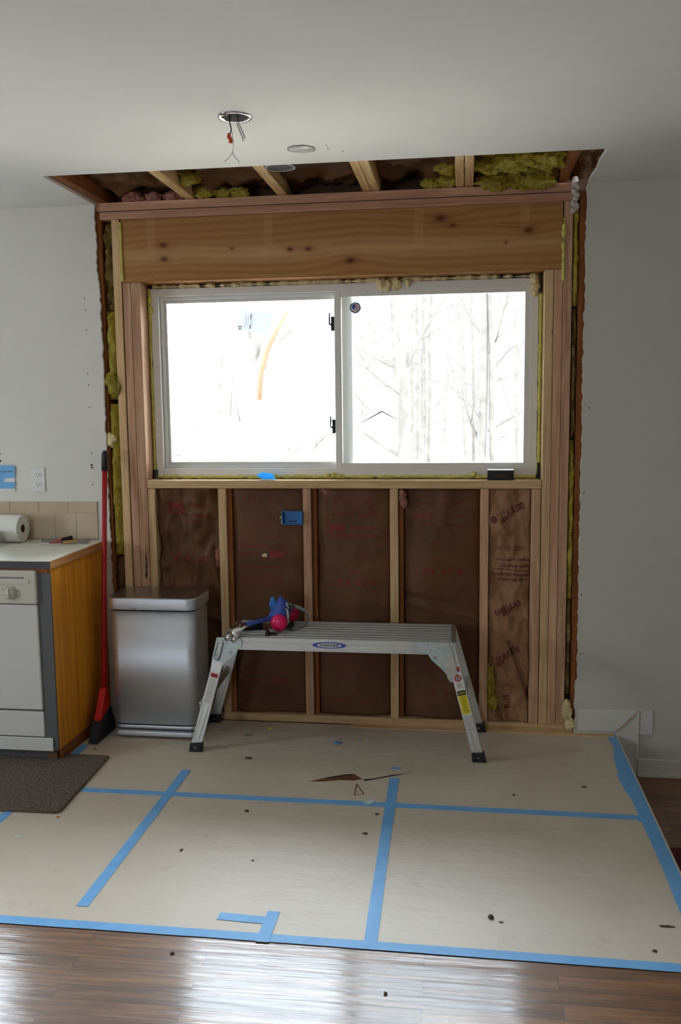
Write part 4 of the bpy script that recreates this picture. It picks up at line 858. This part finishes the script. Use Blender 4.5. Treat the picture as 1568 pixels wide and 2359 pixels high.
t = thing('utility_knife', 'dull red utility knife with black grip on the counter papers', 'knife', (kb.x, kb.y, CT+.003))
bm = B(); beam(bm, ka, kb, .026, .018); obj('grip', bm, M['dark'], t, bevel=.003); bm = B(); tube(bm, [kb, (kb+kc)/2, kc], [.013, .009, .002], 8); obj('nose', bm, plain('dull_red', (160, 84, 70), .5), t)
pa = P(127, 1231, 'z', CT+.004); pb = P(173, 1231, 'z', CT+.004); pc = P(186, 1232, 'z', CT+.004)
t = thing('pencil', 'pale pen with yellow and dark tip lying against the tile', 'pen', (pa.x, pa.y, CT)); wire([pa, pb], .004, 'barrel', t, M['white']); wire([pb, pb+(pc-pb)*.6], .0042, 'collar', t, ochre); wire([pb+(pc-pb)*.6, pc], [.004, .001], 'tip', t, M['dark'])
p = P(145, 1250, 'z', CT+.008); q = P(180, 1247, 'z', CT+.008); bm = B(); beam(bm, p, q, .016, .010); single('pencil_case', 'short yellow marker beside the knife on the counter', 'marker', bm, plain('mustard_plastic', (200, 164, 90), .5), bevel=.003)
p = P(71, 1239, 'z', CT); bm = B(); blob(bm, (p.x, p.y, CT+.004), .007, n=2); single('crumb', 'brown crumb on the counter in front of the tile', 'debris', bm, dirt)

# mat
bm = prism(B(), [(-1.45, -.535), (-.806, -.520), (-.800, -.528), (-.778, -1.047), (-.784, -1.055), (-1.45, -1.068)], 'z', .0035, .0105)
t = thing('floor_mat', 'grey brown fleck floor mat lying in front of the dishwasher', 'mat', (-1.1, -.8, .0035)); obj('pile', bm, M['mat'], t, bevel=.002)
bm = B(); tube(bm, [(-1.45, -.532, .007), (-.806, -.517, .007), (-.797, -.527, .007), (-.775, -1.048, .007), (-.784, -1.058, .007), (-1.45, -1.071, .007)], .0042, 6); obj('binding', bm, M['matedge'], t, smooth=True)

# trash can
t = thing('trash_can', 'rectangular brushed steel step trash can beside the cabinet', 'trash can', (-.685, -.15, .0016))
tx0, tx1, ty0, ty1 = -.882, -.478, -.262, -.014
def rounded(x0, x1, y0, y1, r, z0, z1, n=8): return prism(B(), rrect(x0, x1, y0, y1, r, n), 'z', z0, z1)
def sm(o):
    for p in o.data.polygons: p.use_smooth = abs(p.normal.z) < .5
    return o
sm(obj('body', rounded(tx0, tx1, ty0, ty1, .045, .062, .592), M['steel'], t)); sm(obj('base_collar', rounded(tx0+.004, tx1-.004, ty0+.004, ty1-.004, .043, .0016, .0615), M['dark'], t))
ld = sm(obj('lid', rounded(tx0-.010, tx1+.010, ty0-.012, ty1+.004, .05, .600, .652), M['steel'], t, bevel=.003)); sm(obj('lid_top', rounded(tx0-.008, tx1+.008, ty0-.010, ty1+.002, .049, .6521, .6545), M['steelv'], t))
sm(obj('rim', rounded(tx0+.003, tx1-.003, ty0+.003, ty1-.003, .043, .5925, .5995), M['dark'], t)); obj('lid_badge', bx(-.772, -.738, ty0-.0135, ty0-.012, .6075, .6095), M['mark'], ld)
sm(obj('pedal_bar', rounded(tx0+.01, tx1-.002, ty0-.022, ty0+.06, .03, .012, .034), M['steel'], t, bevel=.002)); sm(obj('lower_band', rounded(tx0+.001, tx1-.001, ty0+.001, ty1-.001, .044, .040, .056), M['steel'], t))

# broom
t = thing('broom', 'red handled angle broom standing between cabinet and trash can', 'broom', (-.94, -.28, .0016))
top = P(241, 1038, 'y', -.06); lowp = P(239, 1598, 'y', -.245); dr = (lowp-top).normalized()
g0_ = top+dr*.085; obj('handle', tube(B(), [g0_, g0_+(lowp-g0_)*.5, lowp], .0118, 14), M['red'], t, smooth=True)
obj('grip', tube(B(), [top, top+dr*.006, top+dr*.02, top+dr*.095], [.006, .010, .0145, .0150], 14), M['dark'], t, smooth=True)
bm = B(); prism(bm, [(-.232, .225), (-.258, .225), (-.301, .145), (-.331, .105), (-.324, .085), (-.208, .125), (-.214, .17)], 'x', -.944, -.912); obj('block', bm, M['redp'], t, bevel=.006)
bm = B(); prism(bm, [(-.326, .09), (-.208, .130), (-.165, .03), (-.170, .0016), (-.385, .0016), (-.380, .02)], 'x', -.952, -.908)
bs = obj('bristles', bm, M['bristle'], t, bevel=.006)

# ------------------------------------------------------------------ work platform
t = thing('work_platform', 'folding aluminium work platform standing under the window', 'work platform', (.17, -.22, .0016)); A = M['alu']
px0, px1, py0, py1, pz = -.302, .670, -.352, -.042, .508
bm = B(); n = 7; gy = (py1-py0-.004)/n
for k in range(n):
    y = py0+.002+gy*k; box(bm, px0, px1, y+.0035, y+gy-.0035, pz-.012, pz); 
    for j in range(1, 4): box(bm, px0, px1, y+.002+j*(gy-.005)/4-.0012, y+.002+j*(gy-.005)/4+.0012, pz, pz+.0012)
obj('deck', bm, A, t); obj('gap_shade_sheet', bx(px0, px1, py0+.002, py1-.002, pz-.016, pz-.0125), M['dark'], t)  # dark sheet added below the slats, stands in for shade in the gaps
def rail(y, s): 
    bm = B(); box(bm, px0-.01, px1+.01, y-.002, y+.002, pz-.056, pz-.001); box(bm, px0-.01, px1+.01, min(y, y+s*.02), max(y, y+s*.02), pz-.056, pz-.053); box(bm, px0-.01, px1+.01, min(y, y+s*.012), max(y, y+s*.012), pz-.003, pz+.0005); box(bm, px0-.01, px1+.01, y-.0032 if s > 0 else y, y if s > 0 else y+.0032, pz-.022, pz-.020); return obj('rail', bm, A, t, bevel=.001)
fr_ = rail(py0-.004, 1); rail(py1+.004, -1)
obj('end_cap', bx(px0-.03, px0-.003, py0, py1, pz-.05, pz-.004), A, t, bevel=.002); obj('end_cap', bx(px1+.003, px1+.022, py0, py1, pz-.05, pz-.002), A, t, bevel=.002)
legs = {}
for fx, tx_, fy, ty_, key in ((-.440, -.318, -.402, py0+.010, 'fl'), (.787, .664, -.386, py0+.010, 'fr'), (-.458, -.318, -.034, py1-.010, 'bl'), (.794, .668, -.030, py1-.010, 'br')):
    foot = Vector((fx, fy, .030)); tp_ = Vector((tx_, ty_, pz-.012)); bm = B(); beam(bm, foot, tp_, .046, .018)
    for o_ in (-.012, .012): beam(bm, foot+Vector((o_, -.0095, .03)), foot.lerp(tp_, .42)+Vector((o_, -.0095, 0)), .004, .0022)
    lg = obj('leg', bm, A, t, bevel=.0015); legs[key] = (lg, foot, tp_)
    s = -1 if fx < 0 else 1; fb = B(); prism(fb, [(fx-.027+s*.004, .0018), (fx+.033+s*.004 if s > 0 else fx+.029+s*.004, .0018), (fx+.026-s*.001, .044), (fx-.026-s*.001, .040)], 'y', fy-.018, fy+.016); ft = obj('foot', fb, M['dark'], lg, bevel=.002)
    obj('foot_rivet', solid_lathe((fx+s*.002, fy-.0185, .022), [(.0045, 0), (.004, -.001)], 'y', 12), M['zinc'], lg)
def pl(pts, y): return [(P(u, v, 'y', y).x, P(u, v, 'y', y).z) for u, v in pts]
yb = py0-.0085
bl = pl(((499, 1468), (553, 1470), (557, 1477), (557, 1490), (549, 1494), (541, 1508), (519, 1528), (510, 1538), (505, 1550), (484, 1545), (489, 1515)), yb)
hb = obj('hinge_bracket', prism(B(), bl, 'y', yb-.003, yb), M['galv'], t, bevel=.001)
br = pl(((950, 1478), (1034, 1481), (1044, 1507), (1046, 1512), (1058, 1568), (1037, 1572), (1028, 1554), (1018, 1542), (994, 1521), (983, 1504), (962, 1502)), yb)
hb2 = obj('hinge_bracket', prism(B(), br, 'y', yb-.003, yb), M['galv'], t, bevel=.001)
obj('leg_sleeve', prism(B(), pl(((1017, 1513), (1044, 1507), (1057, 1562), (1032, 1566)), yb), 'y', yb-.006, yb-.003), M['alu'], t, bevel=.002)
for (u, v, r) in ((503, 1474, .004), (496, 1495, .003), (522, 1481, .005), (510, 1481, .006), (532, 1503, .008), (490, 1537, .004), (501, 1541, .005)):
    p = P(u, v, 'y', yb); obj('rivet', solid_lathe((p.x, yb-.0045, p.z), [(r*.8, 0), (r, .0015)], 'y', 14), M['zinc'], hb)
for (u, v, r) in ((1001, 1504+11, .007), (1010, 1493, .004), (1023, 1493, .004), (1033, 1488, .003), (1037, 1504, .003), (986, 1486, .004)):
    p = P(u, v, 'y', yb); obj('rivet', solid_lathe((p.x, yb-.0045, p.z), [(r*.8, 0), (r, .0015)], 'y', 14), M['zinc'], hb2)
la, lb_ = P(510, 1481, 'y', yb), P(500, 1518, 'y', yb)
bm = B(); beam(bm, (la.x, yb-.006, la.z), (lb_.x, yb-.006, lb_.z), .018, .004); lt = obj('latch_bar', bm, A, t, bevel=.002)
bm = B(); q = [P(u, v, 'y', yb-.008) for u, v in ((502, 1480), (493, 1513), (497, 1521), (505, 1518), (515, 1478), (511, 1473))]; tube(bm, [Vector((a.x, yb-.0085, a.z)) for a in q], .0012, 6); obj('spring_wire', bm, M['dark'], lt, smooth=True)
bm = B(); q = [P(u, v, 'y', yb-.008) for u, v in ((496, 1509), (502, 1506), (499, 1512), (504, 1516), (501, 1523))]; tube(bm, [Vector((a.x, yb-.0095, a.z)) for a in q], .0011, 6); obj('spring_wire', bm, M['dark'], lt, smooth=True)
# braces on the inner side of the legs
bm = B(); beam(bm, (-.42, -.39, .20), (-.385, -.04, .27), .04, .012, Vector((1, 0, 0))); obj('leg_brace', bm, A, t, bevel=.002)
bm = B(); beam(bm, (.742, -.37, .20), (.735, -.04, .25), .04, .012, Vector((1, 0, 0))); obj('leg_brace', bm, A, t, bevel=.002)
# printed oval on the rail
ry = py0-.0072; cx_, cz_ = .151, .482
def ell(a, b, n=36): return [(cx_+a*math.cos(2*math.pi*k/n), cz_+b*math.sin(2*math.pi*k/n)) for k in range(n)]
d1 = tag(obj('oval_decal', prism(B(), ell(.0735, .0135), 'y', ry-.0006, ry), M['logob'], fr_), 'blue oval decal with white centre'); obj('decal_centre', prism(B(), ell(.054, .0095), 'y', ry-.0010, ry-.0006), M['label'], d1)
bm = B(); add_text(bm, 'WERNER', cx_, cz_, .088, .0105, lambda a, b: Vector((a+(b-cz_)*.25, ry-.0014, b)), 0, .03); obj('decal_lettering', bm, M['black'], d1)
# warning labels on the legs
def leglabel(key, items, parent_name='warning_label'):
    lg, foot, tp_ = legs[key]; ax = (tp_-foot).normalized(); cr = Vector((ax.z, 0, -ax.x)).normalized(); nrm = Vector((0, -1, 0))
    def F(a, b): return foot+ax*b+cr*a+Vector((0, -.0122, 0))
    for (nm_, b0_, b1_, wd_, mat_, lift) in items:
        bm = B(); v = [bm.verts.new(F(a, b)+nrm*lift) for a, b in ((-wd_, b0_), (wd_, b0_), (wd_, b1_), (-wd_, b1_))]; bm.faces.new(v); v2 = [bm.verts.new(x.co-nrm*.0004) for x in v]; bm.faces.new(v2[::-1])
        for k in range(4): bm.faces.new((v[k], v2[k], v2[(k+1)%4], v[(k+1)%4]))
        obj(nm_, bm, mat_, lg)
    return F, lg
F1, lg = leglabel('fl', (('paper_label', .185, .335, .019, M['label'], .0), ('danger_band', .312, .330, .016, M['redl'], .0006)))
bm = B(); r = random.Random(4)
for k in range(26):
    b = .305-k*.0043; a = -.014
    while a < .013: L = r.uniform(.004, .012); add_bar(bm, a, b, min(a+L, .014), b, .0014, lambda p, q: F1(p, q)+Vector((0, -.0007, 0)), 1); a += L+.002
obj('label_text', bm, M['mark'], lg)
bm = B(); add_text(bm, 'DANGER', 0, .321, .026, .009, lambda p, q: F1(p, q)+Vector((0, -.0011, 0)), 0, .02); obj('label_word', bm, M['black'], lg)
F2, lg = leglabel('fr', (('paper_label', .175, .392, .020, M['label'], .0), ('danger_band', .365, .386, .017, M['redl'], .0006), ('yellow_band', .182, .278, .0175, M['yellow'], .0006), ('caution_band', .264, .284, .0178, M['black'], .0010)))
o0 = F2(0, .338); bm = B(); lathe(bm, [(.010, 0), (.0155, 0), (.0155, -.0006), (.010, -.0006)], (o0.x, o0.y-.0008, o0.z), 'y', 24); obj('prohibition_ring', bm, M['redl'], lg)
bm = B(); beam(bm, F2(-.008, .338)+Vector((0, -.001, 0)), F2(.008, .338)+Vector((0, -.001, 0)), .004, .0005); add_bar(bm, 0, .328, 0, .348, .005, lambda p, q: F2(p, q)+Vector((0, -.0012, 0)), 2); obj('pictogram', bm, M['mark'], lg)
bm = B(); add_text(bm, 'DANGER', 0, .3755, .028, .009, lambda p, q: F2(p, q)+Vector((0, -.0011, 0)), 0, .02)
for k in range(4): add_bar(bm, -.012, .315-k*.006, .012, .315-k*.006, .0018, lambda p, q: F2(p, q)+Vector((0, -.0008, 0)), 1)
for k in range(9): add_bar(bm, -.012+(k % 3)*.003, .256-k*.008, .012-(k % 2)*.005, .256-k*.008, .0022, lambda p, q: F2(p, q)+Vector((0, -.0011, 0)), 1)
obj('label_text', bm, plain('olive_print', (120, 100, 20), .6), lg)
bm = B(); add_text(bm, 'CAUTION', 0, .274, .028, .009, lambda p, q: F2(p, q)+Vector((0, -.0014, 0)), 0, .02); obj('caution_word', bm, M['yellow'], lg)

# tools on the platform
DZ = pz+.0013
t = thing('pry_bar', 'blue flat pry bar with polished curved claw on the platform end', 'pry bar', (-.2, -.3, DZ))
path = [P(*q) for q in ((527, 1477, 'y', -.374), (530, 1471, 'y', -.374), (534, 1464, 'y', -.372), (539, 1457, 'y', -.368), (545, 1450, 'y', -.362), (552, 1445, 'y', -.354), (560, 1441, 'y', -.344), (570, 1438, 'y', -.330), (584, 1434, 'y', -.312), (602, 1430, 'y', -.285), (618, 1425, 'y', -.262), (634, 1420, 'y', -.24))]
def ribbon(pts, ws, th, side):
    bm = B(); prev = None; pts = [Vector(p) for p in pts]
    for i, p in enumerate(pts):
        tt = (pts[min(i+1, len(pts)-1)]-pts[max(0, i-1)]).normalized(); s = (side-tt*side.dot(tt)).normalized(); nn = tt.cross(s); w_ = ws[i]/2
        cur = [bm.verts.new(p+s*a*w_+nn*b*th/2) for a, b in ((-1, -1), (1, -1), (1, 1), (-1, 1))]
        if prev:
            for k in range(4): bm.faces.new((prev[k], prev[(k+1)%4], cur[(k+1)%4], cur[k]))
        else: bm.faces.new(cur)
        prev = cur
    bm.faces.new(prev[::-1]); return bm
sd = Vector((1, -.35, -.12)).normalized()
obj('claw', ribbon(path[2:8], (.060, .058, .054, .048, .042, .038), .0035, sd), M['chrome'], t, smooth=True)
for k in (-1, 1): obj('claw_tine', ribbon([p+sd*.017*k for p in path[:3]], (.020, .023, .026), .0035, sd), M['chrome'], t, smooth=True)
obj('bar', ribbon(path[7:], (.036, .034, .030, .026, .022), .009, sd), M['bluem'], t, bevel=.002)
up_ = Vector((0, -.6, .8))*.0026; bm = ribbon([path[5]+up_+sd*.004, path[6]+up_+sd*.002], (.010, .004), .0008, sd); obj('nail_slot', bm, M['void'], t)
t = thing('hammer', 'hammer with round brown handle end lying behind the pry bar', 'hammer', (-.24, -.26, DZ))
obj('handle', tube(B(), [(-.300, -.255, DZ+.017), (-.294, -.254, DZ+.017), (-.20, -.235, DZ+.017), (-.05, -.20, DZ+.017)], [.013, .016, .013, .011], 14), M['brown'], t, smooth=True)
obj('grip_sleeve', tube(B(), [(-.285, -.252, DZ+.018), (-.17, -.229, DZ+.018)], .0172, 14), M['dark'], t, smooth=True)
obj('head', tube(B(), [(-.045, -.16, DZ+.020), (-.045, -.20, DZ+.020), (-.046, -.24, DZ+.020)], [.008, .013, .013], 12), M['dark'], t)
t = thing('wood_block', 'tan wood offcut leaning behind the pry bar on the platform', 'wood offcut', (-.14, -.17, DZ)); bm = B(); beam(bm, (-.20, -.16, DZ+.012), (-.11, -.11, DZ+.030), .03, .018); obj('offcut', bm, TP['x'], t, bevel=.002)

t = thing('respirator', 'blue half-mask respirator with magenta filter lying on the platform', 'respirator', (-.08, -.22, DZ))
bm = B(); S = [(.0, -.115, -.215, .532, .030, .040), (0, -.105, -.215, .560, .042, .045), (0, -.088, -.21, .588, .040, .042), (0, -.080, -.205, .615, .032, .036), (0, -.078, -.20, .640, .022, .026), (0, -.085, -.20, .656, .008, .012)]
prev = None
for (_, x, y, z, rx, ry_) in S:
    cur = [bm.verts.new((x+rx*math.cos(a)*(1+.12*math.cos(2*a)), y+ry_*math.sin(a), z-.012*math.cos(a))) for a in [2*math.pi*k/20 for k in range(20)]]
    if prev:
        for k in range(20): bm.faces.new((prev[k], prev[(k+1)%20], cur[(k+1)%20], cur[k]))
    else: bm.faces.new(cur)
    prev = cur
bm.faces.new(prev[::-1]); o = obj('facepiece', bm, M['blued'], t, smooth=True); o.modifiers.new('soft', 'SUBSURF').render_levels = 2
bm = B(); blob(bm, (-.128, -.19, .618), .022, (.8, .6, 1.5), .25, n=3, seed=4); obj('nose_flap', bm, M['bluep'], t, smooth=True)
bm = solid_lathe((-.088, -.272, .553), [(.001, -.0185), (.012, -.0182), (.024, -.015), (.033, -.008), (.0375, .002), (.0375, .018), (.034, .022)], 'y', 36); obj('filter_disc', bm, M['mag'], t, smooth=True)
bm = solid_lathe((-.045, -.165, .575), [(.034, -.012), (.037, -.006), (.037, .010), (.03, .014)], 'y', 30)
bmesh.ops.rotate(bm, verts=bm.verts, cent=(-.045, -.165, .575), matrix=Matrix.Rotation(1.2, 3, 'Z')); obj('filter_disc', bm, M['mag'], t, smooth=True)
bm = B(); tube(bm, [(-.060, -.235, .612), (-.052, -.24, .598), (-.050, -.245, .575), (-.053, -.25, .548), (-.068, -.25, .524)], [.004, .006, .007, .006, .004], 8); obj('face_seal', bm, M['clear'], t, smooth=True)
obj('strap', ribbon([(-.058, -.21, .625), (-.04, -.20, .616), (-.012, -.19, .607), (.015, -.185, .592), (.030, -.185, .572), (.031, -.19, .552), (.020, -.20, .533), (-.010, -.22, .520), (-.045, -.24, .514)], (.02, .020, .019, .018, .017, .016, .015, .014, .014), .0022, Vector((.1, -.3, 1))), M['strap'], t, smooth=True)
bm = B(); tube(bm, [(-.062, -.22, .636), (-.056, -.222, .622), (-.050, -.222, .608)], .0035, 8); obj('wire_frame', bm, M['clear'], t, smooth=True)
bm = B(); box(bm, -.046, -.030, -.222, -.205, .606, .622); beam(bm, (-.05, -.225, .600), (-.02, -.215, .592), .006, .004); obj('strap_buckle', bm, M['dark'], t, bevel=.002)
bm = B(); prism(bm, [(-.058, .521), (-.030, .518), (-.038, .532), (-.048, .538)], 'y', -.262, -.254); obj('strap_tab', bm, M['dark'], t)
bm = B(); prism(bm, [(-.140, DZ+.0), (-.092, DZ), (-.094, DZ+.010), (-.120, DZ+.012), (-.130, DZ+.022), (-.141, DZ+.034), (-.137, DZ+.014)], 'y', -.318, -.300); box(bm, -.136, -.122, -.336, -.320, DZ, DZ+.016)
single('black_clip', 'black plastic clip lying just in front of the magenta filter', 'clip', bm, M['dark'], bevel=.002)

# ------------------------------------------------------------------ outside
GZ = -.8
single('yard', 'bright leaf-covered ground outside the window', 'ground', (lambda b: (prism(b, [(-40, .3), (40, .3), (40, 60), (-40, 60)], 'z', GZ-.1, GZ), b)[1])(B()), M['leaf'], kind='stuff')
def tree(x, y, h, r, seed, label, mat='bark', lean=0, fork=None, group='bare trees in the yard', nb=12):
    R = random.Random(seed); bm = B(); n = 9; pts = [Vector((x+lean*k/n*h*.1+.05*R.uniform(-1, 1)*k/n, y, GZ+h*k/n)) for k in range(n+1)]
    tube(bm, pts, [r*(1-.75*k/n) for k in range(n+1)], 8, False)
    for b in range(nb):
        k = R.uniform(.15, .95); i = int(k*n); p = pts[i].lerp(pts[min(n, i+1)], k*n-i); a = R.uniform(0, 6.28); L = R.uniform(.8, 2.2)*(1.2-k*.5); rr = r*(1-.75*k)*.35
        q = p.copy(); br_ = [q.copy()]; d = Vector((math.cos(a), .4*math.sin(a), R.uniform(.1, .9))).normalized()
        for s in range(4): d = (d+Vector((R.uniform(-.3, .3), R.uniform(-.3, .3), R.uniform(-.1, .3)))).normalized(); q = q+d*L/4; br_.append(q.copy())
        tube(bm, br_, [rr*(1-.2*s) for s in range(5)], 5, False)
        for s in range(3):
            j = R.randrange(1, 4); e = (d+Vector((R.uniform(-1, 1), R.uniform(-.5, .5), R.uniform(-.4, .9)))).normalized(); tube(bm, [br_[j], br_[j]+e*L*.25, br_[j]+e*L*.5+Vector((0, 0, R.uniform(-.1, .1)))], [rr*.45, rr*.3, rr*.12], 4, False)
    if fork:
        tube(bm, fork, [r*.55, r*.5, r*.4, r*.3], 8, False)
    return single('bare_tree', label, 'tree', bm, M[mat], group, smooth=True, at=(x, y, GZ))
tree(-2.15, 8, 7, .22, 1, 'thick bare forked trunk seen through the fixed pane', fork=[Vector((-2.1, 7.9, 1.6)), Vector((-1.95, 7.9, 2.1)), Vector((-1.8, 7.9, 2.5)), Vector((-1.3, 7.9, 3.2))], group=None, nb=16)
bm = B(); tube(bm, [(-2.0, 7.75, 1.5), (-1.97, 7.75, 1.95), (-1.86, 7.75, 2.3), (-1.6, 7.75, 2.75)], [.03, .035, .035, .02], 8); single('rusty_limb', 'rust coloured limb leaning on the thick forked trunk', 'branch', bm, M['barkr'], smooth=True)
tree(-.06, 8, 7, .11, 2, 'bare grey trunk nearest the sash meeting, seen through the screened pane', group=None)
tree(.95, 10, 8, .10, 3, 'bare slender trunk centred in the screened pane', group=None, lean=.4)
R0 = random.Random(12)
for i in range(26):
    y = R0.uniform(9, 26); u = R0.uniform(815, 1215) if i < 19 else R0.uniform(400, 760); p = P(u, 870, 'y', y)
    tree(p.x, y, R0.uniform(7, 12), R0.uniform(.04, .08), 20+i, 'thin bare tree in the pale woods beyond the window', nb=9 if i < 19 else 4, lean=R0.uniform(-.5, .5))
t = thing('garden_shed', 'pale shed end wall standing outside the screened pane', 'shed', (-.25, 8.6, GZ))
obj('wall', prism(B(), [(-.75, GZ), (-.1, GZ), (-.1, 1.25), (-.42, 1.42), (-.75, 1.25)], 'y', 8.6, 9.8), M['side'], t); bm = B(); beam(bm, (-.80, 9.2, 1.25), (-.42, 9.2, 1.46), .03, 1.3); beam(bm, (-.05, 9.2, 1.25), (-.42, 9.2, 1.46), .03, 1.3); obj('roof', bm, M['side'], t)
t = thing('distant_house', 'faint pale house far beyond the fixed pane', 'house', (-5, 30, GZ))
obj('wall', bx(-9.5, -2.5, 30, 36, GZ, 3.2), M['side'], t); obj('roof', prism(B(), [(-10, 3.2), (-2, 3.2), (-3, 5.2), (-9, 5.2)], 'y', 29.6, 36.4), M['bark'], t)
for x in (-5.9, -4.9, -3.8): obj('window', bx(x, x+.7, 29.93, 29.99, 1.4, 2.4), M['mark'], t)
R0 = random.Random(5); bm = B()
for i in range(90):
    a = Vector((R0.uniform(-1.9, -.6), R0.uniform(7.2, 8.2), GZ+R0.uniform(.05, .7))); d = Vector((R0.uniform(-.5, .5), R0.uniform(-.3, .3), R0.uniform(-.1, .35))); tube(bm, [a, a+d*.6, a+d*1.1+Vector((0, 0, .05))], [.012, .01, .004], 4, False)
single('brush_pile', 'tangled brush pile on the ground outside the fixed pane', 'brush', bm, M['bark'], kind='stuff')
